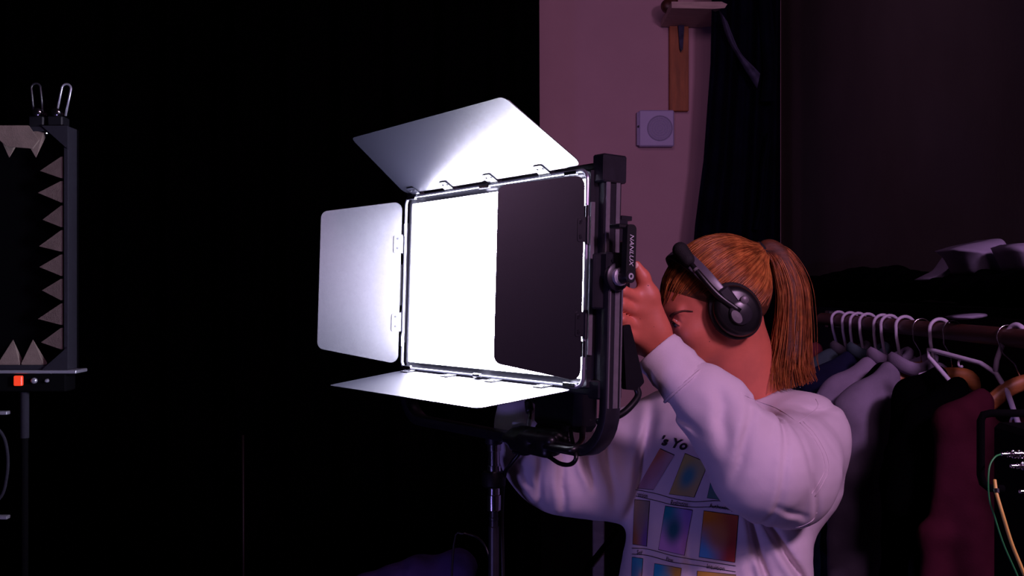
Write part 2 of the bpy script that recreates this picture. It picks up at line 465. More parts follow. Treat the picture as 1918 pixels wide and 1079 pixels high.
# diffuser
MB().box(L(0, 0.008, 0.0), (hw - 0.014, 0.003, hh - 0.014), PR).build('diffuser', 'lightface', light)
bez = MB()
for (x, z, a, b) in ((-hw + 0.007, 0, 0.007, hh), (hw - 0.007, 0, 0.007, hh), (0, hh - 0.007, hw - 0.014, 0.007), (0, -hh + 0.007, hw - 0.014, 0.007)):
    bez.box(L(x, 0.006, z), (a, 0.005, b), PR)
bez.build('bezel', 'black_metal', light)
# bent rod frame that carries the doors
rp = round_poly([(-hw, -hh), (hw, -hh), (hw, hh), (-hw, hh)], 0.018, 6)
rodf = MB().tube([L(x, -0.006, z) for x, z in rp], 0.0034, 8, closed=True).build('rod_frame', 'frame_steel', light)
for (x, z) in ((-0.285, hh), (0.0, hh), (0.27, hh), (-0.285, -hh), (0.28, -hh)):
    MB().box(L(x, -0.009, z - math.copysign(0.003, z)), (0.017, 0.003, 0.0035), PR, 0.0012).build('retaining_clip', 'steel', rodf)
for (x, z) in ((-hw, 0.115), (-hw, -0.125), (hw, 0.11), (hw, -0.12)):
    MB().box(L(x + math.copysign(0.001, x), -0.008, z), (0.0035, 0.003, 0.014), PR, 0.0012).build('retaining_clip', 'steel', rodf)
lp = L(0.0, -0.016, -hh + 0.002)
MB().cyl(L(-0.012, -0.014, -hh + 0.002), L(0.012, -0.014, -hh + 0.002), 0.0045, n=10).build('latch', 'steel', rodf)


def barn_door(o, ex, ey, w0, w1, l, nrm, hinges, hs=0.016):
    """o hinge middle; ex along the hinge, ey outwards; nrm inner face; w0/w1 hinge and outer half widths"""
    poly = round_poly([(-w0, 0.007), (w0, 0.007), (w1, l), (-w1, l)], [0.016, 0.016, 0.016, 0.016], 7)
    d = MB().slab(poly, o, ex, ey, nrm * 0.0016).build('barn_door', 'door_paint', light, 30)
    for c in hinges:
        hp = round_poly([(c - hs, 0.0), (c + hs, 0.0), (c + hs * 0.75, 0.024), (c - hs, 0.024)], 0.003, 3)
        h = MB().slab(hp, o + nrm * 0.0022, ex, ey, nrm * 0.0016)
        h.tube([o + ex * (c - hs * 1.15), o + ex * (c + hs * 1.15)], 0.0046, 10)
        h.build('hinge', 'door_paint', d)
        for q in (-0.5, 0.5):
            b = o + ex * (c + hs * q) + ey * 0.015
            MB().cyl(b - nrm * 0.003, b + nrm * 0.0044, 0.0022, n=8).build('rivet', 'screw', d)
    return d


def dirs(th, s): return -EY * math.cos(th) + EZ * s * math.sin(th)
def inner(ex, ey, towards):
    n = np.cross(ex, ey); n /= np.linalg.norm(n); return n if n @ towards > 0 else -n
th = math.radians(34.4); ey = dirs(th, 1)
barn_door(L(0, -0.006, hh + 0.004), EX, ey, hw - 0.006, hw - 0.034, 0.186, inner(EX, ey, -EZ), (-0.262, -0.13, 0.03, 0.195))
th = math.radians(8.7); ey = dirs(th, -1)
barn_door(L(0, -0.006, -hh - 0.004), EX, ey, hw - 0.016, hw - 0.034, 0.191, inner(EX, ey, EZ), (-0.262, -0.10, 0.06, 0.215))
th = math.radians(17); ey = -EY * math.cos(th) - EX * math.sin(th)
barn_door(L(-hw - 0.004, -0.006, 0), EZ, ey, hh - 0.008, 0.1453, 0.182, inner(EZ, ey, EX), (-0.085, 0.085), 0.021)
th = math.radians(8); ey = -EY * math.cos(th) - EX * math.sin(th)
barn_door(L(hw + 0.002, -0.006, 0), EZ, ey, hh - 0.010, 0.1437, 0.170, inner(EZ, ey, -EX), (-0.078, 0.082), 0.021)
# hinge plates on the outside of the right door
for c in (-0.078, 0.082):
    n_ = inner(EZ, ey, EX)
    o = L(hw + 0.002, -0.006, 0)
    pl = MB().slab(round_poly([(c - 0.021, 0.0), (c + 0.021, 0.0), (c + 0.021, 0.02), (c - 0.021, 0.02)], 0.004, 3), o + n_ * 0.0014, EZ, ey, n_ * 0.0014)
    pl = pl.build('hinge_plate', 'door_paint', light)
    for q in (-0.014, 0.014):
        b = o + EZ * (c + q) + ey * 0.014
        MB().cyl(b, b + n_ * 0.0034, 0.0026, n=10).build('rivet', 'screw', pl)

# yoke: U of flat bar below and beside the panel
ax, yb, zb, rad = 0.345, 0.027, -0.297, 0.075
def ypath(s):
    p = [(s * ax, 0.03), (s * ax, -0.10), (s * ax, zb + rad)]
    for k in range(1, 9):
        a = math.pi / 2 * k / 8
        p.append((s * (ax - rad + rad * math.cos(a)), zb + rad - rad * math.sin(a)))
    return p
yk = ypath(-1) + ypath(1)[::-1]
prof = round_poly([(-0.0095, -0.0165), (0.0095, -0.0165), (0.0095, 0.0165), (-0.0095, 0.0165)], 0.003, 2)
yv = []; yf = []; n = len(prof); N = len(yk)
for i, (x, z) in enumerate(yk):
    a = np.array(yk[max(i - 1, 0)]); b = np.array(yk[min(i + 1, N - 1)]); t = b - a; t /= np.linalg.norm(t); nn = V(-t[1], t[0])
    yv += [L(x + u * nn[0], yb + w, z + u * nn[1]) for u, w in prof]
for i in range(N - 1): yf += [(i * n + k, i * n + (k + 1) % n, (i + 1) * n + (k + 1) % n, (i + 1) * n + k) for k in range(n)]
yf += [tuple(range(n - 1, -1, -1)), tuple((N - 1) * n + k for k in range(n))]
yoke = obj('yoke', mesh(yv, yf, 35), 'black_metal', light)
for s in (-1, 1):
    for yy, ww in ((0.0145, 0.0016), (0.030, 0.0052), (0.0405, 0.0016)):
        MB().box(L(s * (ax + 0.0098), yy, -0.10), (0.0012, ww, 0.118), PR, 0.0005).build('yoke_ridge', 'grey_metal', yoke)
    # pivot plate fixed to the side rail
    pp = MB().box(L(s * (hw + 0.024), 0.014, -0.005), (0.004, 0.024, 0.047), PR, 0.003)
    pp.box(L(s * (hw + 0.031), 0.024, 0.022), (0.014, 0.020, 0.022), PR, 0.004)
    pl = pp.build('pivot_plate', 'black_metal', light)
    MB().cyl(L(s * (ax + 0.006), 0.016, 0.030), L(s * (ax + 0.0145), 0.016, 0.030), 0.0042, n=12).build('screw', 'screw', pl)
kb = L(ax + 0.009, 0.024, 0.003)
kn = MB().lathe(kb, EX, [(0, 0.023), (0.004, 0.024), (0.009, 0.024), (0.011, 0.021)], 32).build('tilt_knob', 'black_metal', light)
MB().lathe(kb + EX * 0.011, EX, [(0, 0.0155), (0.006, 0.0155), (0.008, 0.013), (0.009, 0.013)], 12).build('knob_hub', 'satin', kn)
lv = MB().lathe(kb + EX * 0.018, EX, [(0, 0.0105), (0.012, 0.011), (0.021, 0.0108), (0.023, 0.0095)], 20)
lever = lv.build('lever_hub', 'lever_black', light)
MB().lathe(kb + EX * 0.0405, EX, [(0, 0.0055), (0.0012, 0.0055), (0.0014, 0.0028), (0.0002, 0.0024)], 16).build('lever_bolt', 'satin', lever)
# lever bar: leans back a little, lettering on its outer face
lo = kb + EX * 0.034
ly = EZ; lx = EY
bar = MB().slab(round_poly([(-0.0105, -0.011), (0.0105, -0.011), (0.011, 0.086), (-0.0085, 0.086)], [0.0095, 0.0095, 0.008, 0.006], 5), lo, lx, ly, EX * 0.012)
barm = bar.build('tilt_lever', 'lever_black', light)
MB().box(lo + ly * 0.083 - EX * 0.014 - EY * 0.010, (0.014, 0.010, 0.0036), PR, 0.0015).build('lever_end', 'lever_black', barm)
tv, tf = text_mesh('NANLUX', 0.0125, 0.25)
tv = [lo + EX * 0.0066 + ly * (0.070 - p[0]) + lx * (p[1] - 0.0035) for p in tv]
obj('lettering', mesh(tv, tf), 'print_white', barm)
# bracket, rear handle, control box, power box on the back
bk = MB().box(L(hw - 0.004, 0.072, 0.086), (0.008, 0.012, 0.020), PR, 0.002).box(L(hw - 0.004, 0.080, 0.108), (0.009, 0.012, 0.004), PR, 0.001)
bk.build('rear_bracket', 'black_metal', light)
hx, hy = 0.290, 0.100
hd = [L(hx, 0.056, 0.075), L(hx, hy - 0.01, 0.075), L(hx, hy, 0.062), L(hx, hy, -0.118), L(hx, hy - 0.01, -0.130), L(hx, 0.056, -0.130)]
MB().tube(hd, 0.0105, 14).build('rear_handle', 'black_plastic', light, True)
cb = MB().box(L(0.150, 0.085, -0.200), (0.070, 0.028, 0.075), PR, 0.012).build('power_box', 'black_plastic', light)
MB().box(L(0.11, 0.085, -0.283), (0.030, 0.020, 0.012), PR, 0.004).build('socket_block', 'black_plastic', cb)
MB().box(L(-0.08, 0.085, 0.02), (0.12, 0.022, 0.09), PR, 0.008).build('control_unit', 'black_plastic', light)
st = MB().slab(round_poly([(-0.010, 0), (0.006, 0.004), (0.022, -0.040), (0.042, -0.098), (0.026, -0.112), (0.000, -0.110)], 0.004, 3), L(0.31, 0.088, -0.080), EY, EZ, EX * 0.012)
st = st.build('safety_strap', 'black_plastic', light)
MB().tube(spline([L(0.31, 0.116, -0.186), L(0.312, 0.120, -0.200), L(0.308, 0.112, -0.215), L(0.300, 0.096, -0.232), L(0.285, 0.078, -0.244), L(0.262, 0.07, -0.25)], 6), 0.0062, 8).build('strap_cord', 'rubber', st, True)
# spigot socket under the yoke
sk = L(0, yb, zb)
MB().lathe(sk - V(0, 0, 0.004), V(0, 0, -1), [(0, 0.017), (0.014, 0.017), (0.016, 0.014)], 24).build('spigot_socket', 'black_metal', yoke)

# ================================================================ its stand
sp = sk - V(0, 0, 0.020)
stand = thing('light_stand', 'black column light stand with chrome spigot under the LED panel', 'stand', (sp[0], sp[1], 0))
A = V(0, 0, -1)
MB().lathe(sp, A, [(0, 0.0140), (0.012, 0.0140), (0.013, 0.0118), (0.040, 0.0118), (0.041, 0.0142), (0.053, 0.0142)], 28).build('spigot', 'steel', stand)
q = sp + A * 0.053
MB().lathe(q, A, [(0, 0.021), (0.004, 0.023), (0.026, 0.023), (0.030, 0.019)], 28).build('clamp_collar', 'black_plastic', stand)
q = q + A * 0.030
MB().lathe(q, A, [(0, 0.0138), (0.001, 0.0142), (0.002, 0.0120), (0.014, 0.0120), (0.015, 0.0142), (0.044, 0.0142), (0.046, 0.0120)], 28).build('riser_collar', 'steel', stand)
q = q + A * 0.046
MB().lathe(q, A, [(0, 0.0085), (0.012, 0.0085), (0.013, 0.0095), (0.018, 0.0095), (0.019, 0.0085), (0.03, 0.0085), (0.031, 0.0105), (0.16, 0.0105), (0.162, 0.017), (0.19, 0.017), (0.192, 0.0125), (q[2] - 0.42, 0.0125), (q[2] - 0.418, 0.02), (q[2] - 0.16, 0.02)], 24).build('column', 'black_metal', stand)
for dz, ang in ((0.175, 2.6), (0.185, -0.4)):
    d = V(math.cos(ang), math.sin(ang), 0) ; c = q + A * dz
    MB().cyl(c, c + d * 0.035, 0.005, n=10).lathe(c + d * 0.032, d, [(0, 0.010), (0.002, 0.012), (0.012, 0.012), (0.014, 0.009)], 12).build('lock_knob', 'steel' if ang < 0 else 'black_plastic', stand)
for k in range(3):
    a = 0.5 + k * 2.094; d = V(math.cos(a), math.sin(a), 0); b = V(sp[0], sp[1], 0)
    MB().tube([b + V(0, 0, 0.40) + d * 0.02, b + d * 0.46 + V(0, 0, 0.025)], 0.011, 10).build('leg', 'black_metal', stand)
    MB().tube([b + V(0, 0, 0.20) + d * 0.02, b + d * 0.25 + V(0, 0, 0.20)], 0.006, 8).build('brace', 'black_metal', stand)

# cables on the yoke
c1 = spline([L(0.11, 0.085, -0.255), P(990, 745, 2.085), P(993, 775, 2.065), P(989, 800, 2.05), P(982, 822, 2.035), P(975, 845, 2.03), P(958, 868, 2.04), P(945, 890, 2.07), P(940, 960, 2.10), P(942, 1079, 2.12), V(-0.01, 2.13, 0.45), V(0.0, 2.2, 0.02), V(0.35, 2.45, 0.012)], 8)
pc = thing('power_cable', 'black power cable with white band running down from the LED panel', 'cable', L(0.11, 0.085, -0.28))
MB().tube(c1, 0.0042, 8).build('cord', 'rubber', pc, True)
MB().tube(spline([P(990, 752, 2.082), P(991, 762, 2.078), P(993, 772, 2.07)], 4), 0.0085, 10).build('plug', 'rubber', pc, True)
MB().tube(spline([P(992, 786, 2.056), P(990, 797, 2.052), P(987, 808, 2.045)], 4), 0.0054, 10).build('band', 'tag_white', pc, True)
c2 = spline([L(0.20, 0.085, -0.262), P(1070, 800, 1.95), P(1074, 835, 1.86), P(1079, 858, 1.83), P(1068, 870, 1.85), P(1048, 868, 1.88), P(1025, 854, 1.93), P(1000, 846, 1.97), P(985, 850, 2.0), P(962, 846, 2.03)], 8)
tag(obj('signal_cable', MB().tube(c2, 0.0040, 8).mesh(True), 'rubber'), 'looped thin black cable hanging under the right of the yoke bar', 'cable')
c3 = spline([L(0.215, 0.09, -0.25), P(1092, 800, 1.93), P(1090, 825, 1.87), P(1073, 842, 1.83), P(1050, 840, 1.86), P(1020, 836, 1.91), P(1000, 832, 1.96)], 8)
tag(obj('data_cable', MB().tube(c3, 0.0060, 8).mesh(True), 'rubber'), 'thick black cable curving from the power box to the yoke bar', 'cable')
wr = Field(L(0.145, yb, zb) - 0.14, L(0.145, yb, zb) + 0.14, 0.0035)
for k, (xa, xb, dy, dz, r_) in enumerate(((0.205, 0.12, -0.016, 0.010, 0.010), (0.20, 0.085, 0.004, 0.018, 0.010), (0.19, 0.09, -0.014, -0.012, 0.011), (0.16, 0.075, 0.016, -0.006, 0.011), (0.21, 0.11, 0.012, 0.012, 0.009), (0.14, 0.07, -0.018, 0.0, 0.009))):
    wr.cone(L(xa, yb + dy, zb + dz), L(xb, yb + dy * 1.2, zb + dz * 0.9), r_, r_ * 0.9, 0.004)
for xa in (0.185, 0.135, 0.09): wr.tile(L(xa, yb, zb), L(xa - 0.010, yb, zb), EY, EZ, (0.026, 0.022), (0.026, 0.022), 0.003)
tag(obj('tape_wrap', wr.mesh(1), 'rubber'), 'black cable bundle wrapped around the yoke bar', 'cable wrap')
tg = P(972, 802, 2.048)
tag(MB().slab(round_poly([(-0.014, -0.011), (0.008, -0.011), (0.017, -0.004), (0.017, 0.004), (0.008, 0.011), (-0.014, 0.012)], 0.0015, 2), tg, np.array([0.95, -0.3, 0.06]), V(0.05, 0, 1), V(0.0003, 0.001, 0)).build('paper_tag', 'tag_white', pc), 'white paper flag tag')

# ================================================================ the person behind the light
def unit(v): v = np.array(v, float); return v / np.linalg.norm(v)
TF = unit((-0.55, -0.835, 0)); TL = unit((0.835, -0.55, 0)); UP = V(0, 0, 1)      # torso: front, her left
person = thing('person', 'person in pale printed sweatshirt with ponytail reaching to the back of the LED panel', 'person', (0.42, 2.16, 0))
# joints
neck0 = P(1422, 742, 2.17); chest = P(1362, 880, 2.185); waist = P(1338, 1160, 2.17)
shL = P(1497, 830, 2.085); elL = P(1432, 893, 1.885); wrL = P(1236, 652, 1.925)
shR = P(1272, 815, 2.235); elR = P(1022, 900, 2.20); wrR = P(995, 778, 2.165)
# head frame
HF = unit((-0.965, -0.10, -0.27)); HL = unit(np.cross(UP, HF)); HU = np.cross(HF, HL)
HC = V(0.402, 2.13, 1.468)
def H(f, l, u): return HC + HF * (f * 1.14 if f > 0 else f) + HL * l + HU * u
HR = np.array([HF, HL, HU])

B = Field((-0.06, 1.78, 0.86), (0.76, 2.44, 1.68), 0.0030)
# skull, face, jaw
B.ell(H(-0.008, 0, 0.028), HR, (0.105, 0.074, 0.082), 0.01)
B.ell(H(0.022, 0, -0.018), HR, (0.079, 0.062, 0.085), 0.03)
B.ell(H(0.045, 0, -0.062), HR, (0.043, 0.044, 0.045), 0.03)
B.ell(H(0.066, 0, -0.093), HR, (0.018, 0.022, 0.016), 0.025)
for s in (-1, 1):
    B.cone(H(-0.005, s * 0.058, -0.055), H(0.058, s * 0.022, -0.092), 0.014, 0.012, 0.025)     # jaw line
    B.ell(H(0.058, s * 0.038, -0.035), HR, (0.024, 0.020, 0.020), 0.025)                       # cheek
    B.cone(H(0.083, s * 0.014, 0.012), H(0.072, s * 0.046, 0.010), 0.010, 0.008, 0.015)        # brow ridge
    B.ell(H(0.094, s * 0.032, -0.012), HR, (0.013, 0.017, 0.011), 0.012, cut=True)             # eye socket
    B.cone(H(0.0795, s * 0.018, -0.004), H(0.0735, s * 0.048, -0.007), 0.0045, 0.0040, 0.004)  # upper lid
    B.cone(H(0.0785, s * 0.020, -0.021), H(0.0725, s * 0.046, -0.018), 0.0040, 0.0036, 0.004)  # lower lid
    B.ell(H(0.098, s * 0.010, -0.042), HR, (0.008, 0.007, 0.006), 0.008)                       # nostril wing
    B.ell(H(-0.012, s * 0.073, -0.020), np.array([unit(HF + 0.3 * HU), HL, unit(HU - 0.3 * HF)]), (0.016, 0.009, 0.030), 0.006)  # ear
    B.ell(H(-0.007, s * 0.083, -0.018), HR, (0.008, 0.006, 0.014), 0.005, cut=True)
B.cone(H(0.088, 0, 0.004), H(0.110, 0, -0.036), 0.0075, 0.0095, 0.012)                         # nose
B.cone(H(0.089, -0.016, -0.066), H(0.089, 0.016, -0.066), 0.0055, 0.0055, 0.008)               # upper lip
B.cone(H(0.085, -0.014, -0.0755), H(0.085, 0.014, -0.0755), 0.0060, 0.0060, 0.008)             # lower lip
# neck and trunk
B.cone(H(-0.030, 0, -0.035), neck0 + V(0, 0, -0.02), 0.056, 0.062, 0.035)
B.cone(H(0.005, 0, -0.075), neck0 + V(-0.035, -0.01, -0.03), 0.040, 0.046, 0.03)
B.tile(chest, waist + V(0, 0, 0.06), TF, TL, (0.075, 0.115), (0.08, 0.12), 0.03)
B.cone(neck0 + V(0, 0, -0.03), shL, 0.050, 0.042, 0.03); B.cone(neck0 + V(0, 0, -0.03), shR, 0.050, 0.040, 0.03)
B.chain([shL, elL, wrL + unit(elL - wrL) * 0.03, wrL], [0.044, 0.036, 0.027, 0.0255], 0.02)
B.chain([shR + V(0, 0.03, 0), elR, wrR], [0.042, 0.034, 0.026], 0.02)
# left hand: palm, four fingers closed round the rear handle, thumb up
fd = [((1199, 558), (1166, 545)), ((1193, 583), (1163, 570)), ((1188, 610), (1163, 598)), ((1186, 630), (1166, 620))]
B.chain([wrL, P(1226, 618, 1.912), P(1210, 585, 1.900)], [0.0250, 0.0215, 0.0165], 0.02)
nails = []
for i, ((mx, my), (px, py)) in enumerate(fd):
    mcp = P(mx, my, 1.890 + 0.004 * i); pip = P(px, py, 1.862 + 0.003 * i)
    bar = L(hx, hy, 0); zc = pip[2] - 0.006
    c = V(bar[0], bar[1], zc) + EZ * 0
    dip = c + V(-0.021, 0.006, -0.004); tip = c + V(-0.004, 0.0235, -0.007)
    r = (0.0100, 0.0103, 0.0098, 0.0086)[i]
    wb = wrL + (mcp - wrL) * 0.25
    B.cone(wb, mcp, 0.017, r + 0.0018, 0.016)
    B.cone(mcp, pip, r + 0.0014, r, 0.006); B.cone(pip, dip, r, r - 0.001, 0.005); B.cone(dip, tip, r - 0.001, r - 0.002, 0.005)
    nails.append((tip + V(0.004, 0.0055, -0.001), unit((0.5, 0.85, 0)), r))
B.chain([P(1236, 622, 1.908), P(1217, 552, 1.895), P(1204, 519, 1.888), P(1193, 497, 1.884)], [0.0200, 0.0150, 0.0112, 0.0082], 0.012)
B.cone(P(1214, 556, 1.892), P(1200, 572, 1.892), 0.013, 0.012, 0.015); B.cone(P(1208, 545, 1.892), P(1188, 556, 1.885), 0.010, 0.009, 0.012)
nails.append((P(1190, 497, 1.8755), unit((-0.55, -0.8, 0.2)), 0.009))
B.ell(P(1193, 640, 1.935), np.eye(3), (0.018, 0.018, 0.022), 0.02)
# right hand: flat against the back of the control unit, fingers up
hb_ = wrR; mids = []
for i in range(4):
    off = (i - 1.5) * 0.021
    mcp = L(-0.035 + off, 0.150 - 0.004 * abs(i - 1.3), -0.115); pip = L(-0.045 + off * 1.15, 0.138, -0.075 + 0.004 * (1.5 - abs(i - 1.4)))
    dip = L(-0.050 + off * 1.2, 0.124, -0.050); tip = L(-0.052 + off * 1.2, 0.117, -0.030)
    r = (0.0085, 0.0098, 0.0102, 0.0098)[i]
    B.cone(wrR, mcp, 0.021, r + 0.002, 0.016); B.chain([mcp, pip, dip, tip], [r + 0.0012, r, r - 0.001, r - 0.002], 0.005)
    nails.append((tip + EY * (r - 0.003) , EY, r))
B.chain([wrR + EX * 0.015, L(0.035, 0.150, -0.135), L(0.055, 0.132, -0.105), L(0.060, 0.122, -0.085)], [0.018, 0.014, 0.011, 0.0085], 0.012)
B.mesh(0); bbv = BVHTree.FromPolygons(B.V.tolist(), B.Q.tolist())
def skin(s, l, u, out=0.0, sl=0.0):
    d0 = unit(HF + HL * sl * s); o_ = H(0, l * s, u) + d0 * 0.25
    h_, n1, i1, d1 = bbv.ray_cast(Vector(o_), Vector(-d0))
    return np.array(h_) + np.array(n1) * out
eyes = {}
for s in (-1, 1):
    c = skin(s, 0.031, -0.0140) - HF * 0.0046 + HL * s * 0.0030; eyes[s] = c
    def sph(a, e, r): a, e = math.radians(a), math.radians(e); return c + r * (HF * math.cos(e) * math.cos(a) + HL * s * math.cos(e) * math.sin(a) + HU * math.sin(e))
    ic, oc = skin(s, 0.0185, -0.0165), sph(78, -8, 0.0138)
    up_ = [ic] + [sph(a, e, 0.0126) for a, e in ((-32, 24), (0, 40), (35, 34), (60, 12))] + [oc]
    lo_ = [ic] + [sph(a, e, 0.0124) for a, e in ((-32, -32), (0, -44), (35, -40), (60, -26))] + [oc]
    for arc, r in ((up_, 0.0021), (lo_, 0.0020)):
        arc = spline(arc, 3)
        for i in range(len(arc) - 1): B.cone(arc[i], arc[i + 1], r, r, 0.003)
    eyes[s] = (c, up_)
body = obj('body', B.mesh(2), 'skin', person)
for c, n_, r in nails:
    n_ = unit(n_); R_ = np.array([n_, unit(np.cross(n_, V(0.1, 0.2, 1))), V(0, 0, 0)]); R_[2] = np.cross(R_[0], R_[1])
    f = Field(c - 0.014, c + 0.014, 0.0012); f.ell(c - n_ * 0.0006, R_, (0.0030, 0.0060, 0.0065), 0); obj('fingernail', f.mesh(0), 'nail', body)
bbv = BVHTree.FromPolygons(B.V.tolist(), B.Q.tolist())
for px, py, r in ((1214, 535, 0.0012), (1199, 597, 0.0008), (1225, 612, 0.0008), (1341, 617, 0.0011), (1329, 640, 0.0011)):
    d = unit(P(px, py, 1.0) - V(0, 0, CAMZ)); h_, n1, i1, d1 = bbv.ray_cast(Vector((0, 0, CAMZ)), Vector(d))
    if h_ is None: continue
    n1 = np.array(n1); n1 = n1 if n1 @ d < 0 else -n1
    MB().lathe(np.array(h_) - n1 * 0.0004, n1, [(0, r), (0.0006, r * 0.8), (0.0008, r * 0.2)], 10).build('mole', 'mole', body)


# sphere helper
def ball(c, r, n=16):
    m = MB(); m.lathe(np.array(c) - V(0, 0, r), V(0, 0, 1), [(r - r * math.cos(math.pi * k / n), max(r * math.sin(math.pi * k / n), 1e-5)) for k in range(n + 1)], n * 2)
    return m


for s in (-1, 1):
    c, up_ = eyes[s]
    e = ball(c, 0.0118).build('eye', 'eye_white', person, True)
    ir = unit(HF + 0.30 * HL * s - 0.06 * HU)
    MB().lathe(c + ir * 0.0098, ir, [(0, 0.0060), (0.0014, 0.0055), (0.0024, 0.0030), (0.0027, 0.0005)], 18).build('iris', 'iris', e, True)
    MB().tube(spline([q - HU * 0.0020 + unit(q - c) * 0.0022 for q in up_[1:]], 5), 0.0011, 6).build('eyelashes', 'brow', person, True)
    br = spline([skin(s, l_, u_, 0.0004, 0.3) for l_, u_ in ((0.006, 0.003), (0.014, 0.0065), (0.024, 0.0085), (0.034, 0.008), (0.043, 0.003))], 5)
    MB().tube(br, [0.0056 * (1 - 0.65 * i / len(br)) for i in range(len(br))], 8, flat=0.6).build('eyebrow', 'brow', person, True)
lp_ = Field(H(0.09, 0, -0.07) - 0.04, H(0.09, 0, -0.07) + 0.04, 0.0015)
lp_.cone(H(0.0905, -0.014, -0.066), H(0.0905, 0.014, -0.066), 0.0050, 0.0050, 0.003); lp_.cone(H(0.0868, -0.012, -0.0752), H(0.0868, 0.012, -0.0752), 0.0054, 0.0054, 0.003)
obj('lips', lp_.mesh(1), 'lip', person)

# ---------------------------------------------------------------- sweatshirt
def folds_torso(x, y, z):
    u = (x - chest[0]) * TL[0] + (y - chest[1]) * TL[1]; w = (x - chest[0]) * TF[0] + (y - chest[1]) * TF[1]
    a = np.arctan2(u, w)
    t = np.clip((1.33 - z) / 0.25, 0, 1)
    g = np.sin(a * 9 + 6 * (z - 1.2) + 1.5 * np.sin(7 * z)) * 0.5 + np.sin(a * 15 + 9 * z) * 0.25
    return 0.0015 * t * g + 0.002 * wob(x, y, z, 26, 3)


def torso_field(lo, hi, h):
    S = Field(lo, hi, h)
    S.tile(chest + V(0, 0, 0.02), P(1336, 1130, 2.165), TF, TL, (0.122, 0.174), (0.150, 0.208), 0.03)
    S.ell(chest + TF * 0.03 + V(0, 0, 0.01), np.array([TF, TL, UP]), (0.125, 0.175, 0.13), 0.05)
    return S


SLO, SHI, SH = (-0.13, 1.72, 0.87), (0.80, 2.46, 1.50), 0.0037
S = torso_field(SLO, SHI, SH)
S.displace(folds_torso)
# yoke of the shirt
S.chain([neck0 + V(0.012, 0.0, -0.045), shL + V(-0.010, 0.012, 0.012)], [0.072, 0.082], 0.05)
S.chain([neck0 + V(-0.02, 0.0, -0.055), shR + V(0.01, 0.0, 0.0)], [0.070, 0.080], 0.05)
# near (left) sleeve: shoulder cap, hanging elbow, bag above the cuff
cuA = P(1233, 660, 1.922); cuB = P(1283, 716, 1.907)
S.chain([shL + V(0.004, 0.0, -0.004), P(1480, 868, 1.985), P(1430, 872, 1.895), P(1372, 810, 1.885), P(1318, 752, 1.897), cuB], [0.086, 0.086, 0.080, 0.067, 0.052, 0.042], 0.03)
S.cone(P(1468, 905, 1.965), P(1405, 892, 1.900), 0.068, 0.056, 0.05)
S.cone(P(1492, 930, 1.985), P(1440, 926, 1.935), 0.046, 0.044, 0.05)
S.cone(P(1330, 724, 1.890), P(1356, 746, 1.885), 0.034, 0.040, 0.03)
S.cone(P(1525, 806, 2.11), P(1510, 905, 2.15), 0.052, 0.072, 0.06)
# far (right) sleeve
S.chain([shR + V(-0.01, 0.05, 0), P(1160, 862, 2.275), P(1050, 886, 2.21), P(1000, 850, 2.17), P(986, 792, 2.165), P(985, 762, 2.165)], [0.092, 0.092, 0.072, 0.062, 0.055, 0.050], 0.04)
S.cone(P(1120, 900, 2.205), P(1020, 888, 2.185), 0.070, 0.048, 0.05)
S.cone(P(1180, 910, 2.265), P(1100, 895, 2.235), 0.072, 0.062, 0.05)


# cloth folds: each is a line on the cloth, a valley with a soft ridge beside it (px, py, px, py, width, depth, offside)
def crease(x, y, z, ax_, az_, bx_, bz_, w, A):
    dx, dz = bx_ - ax_, bz_ - az_; L2 = dx * dx + dz * dz; Ln = math.sqrt(L2)
    t = ((x - ax_) * dx + (z - az_) * dz) / L2
    sd = ((x - ax_) * dz - (z - az_) * dx) / Ln + 0.18 * w * np.sin(t * 9)
    env = np.exp(-np.maximum(np.abs(t - 0.5) - 0.5, 0) ** 2 * 30) * np.clip(1.15 - np.abs(t - 0.5) * 1.3, 0, 1)
    return A * env * (np.exp(-(sd / w) ** 2) - 0.55 * np.exp(-((sd - 1.9 * w) / (1.3 * w)) ** 2))
CR = [  # near sleeve
    (1450, 764, 1428, 935, 0.0060, 0.017, 1.93), (1464, 786, 1512, 945, 0.0065, 0.012, 1.96), (1402, 750, 1372, 880, 0.009, 0.008, 1.86), (1345, 735, 1352, 835, 0.012, 0.009, 1.86),
    (1252, 760, 1300, 805, 0.006, 0.006, 1.87), (1425, 928, 1498, 962, 0.006, 0.006, 1.93), (1395, 742, 1448, 775, 0.006, 0.008, 1.90),
    (1492, 775, 1552, 868, 0.005, 0.005, 2.05), (1440, 768, 1565, 758, 0.006, 0.007, 2.1), (1470, 752, 1550, 772, 0.005, 0.005, 2.1),
    # far sleeve
    (1086, 838, 1110, 908, 0.0065, 0.017, 2.13), (1050, 850, 1056, 955, 0.008, 0.012, 2.13), (1012, 850, 1010, 945, 0.007, 0.010, 2.13), (972, 860, 1000, 925, 0.007, 0.008, 2.13), (1125, 800, 1150, 930, 0.009, 0.009, 2.15),
    (1030, 800, 1085, 850, 0.007, 0.010, 2.12), (1010, 780, 1040, 850, 0.006, 0.007, 2.12),
    # trunk
    (1396, 950, 1440, 1110, 0.008, 0.020, 2.04), (1425, 965, 1518, 1110, 0.008, 0.017, 2.04), (1222, 935, 1214, 1110, 0.010, 0.010, 2.06), (1303, 945, 1296, 1110, 0.009, 0.009, 2.02), (1232, 755, 1186, 960, 0.010, 0.014, 2.14),
    (1400, 1010, 1412, 1110, 0.008, 0.008, 2.03), (1250, 870, 1228, 935, 0.006, 0.005, 2.06)]
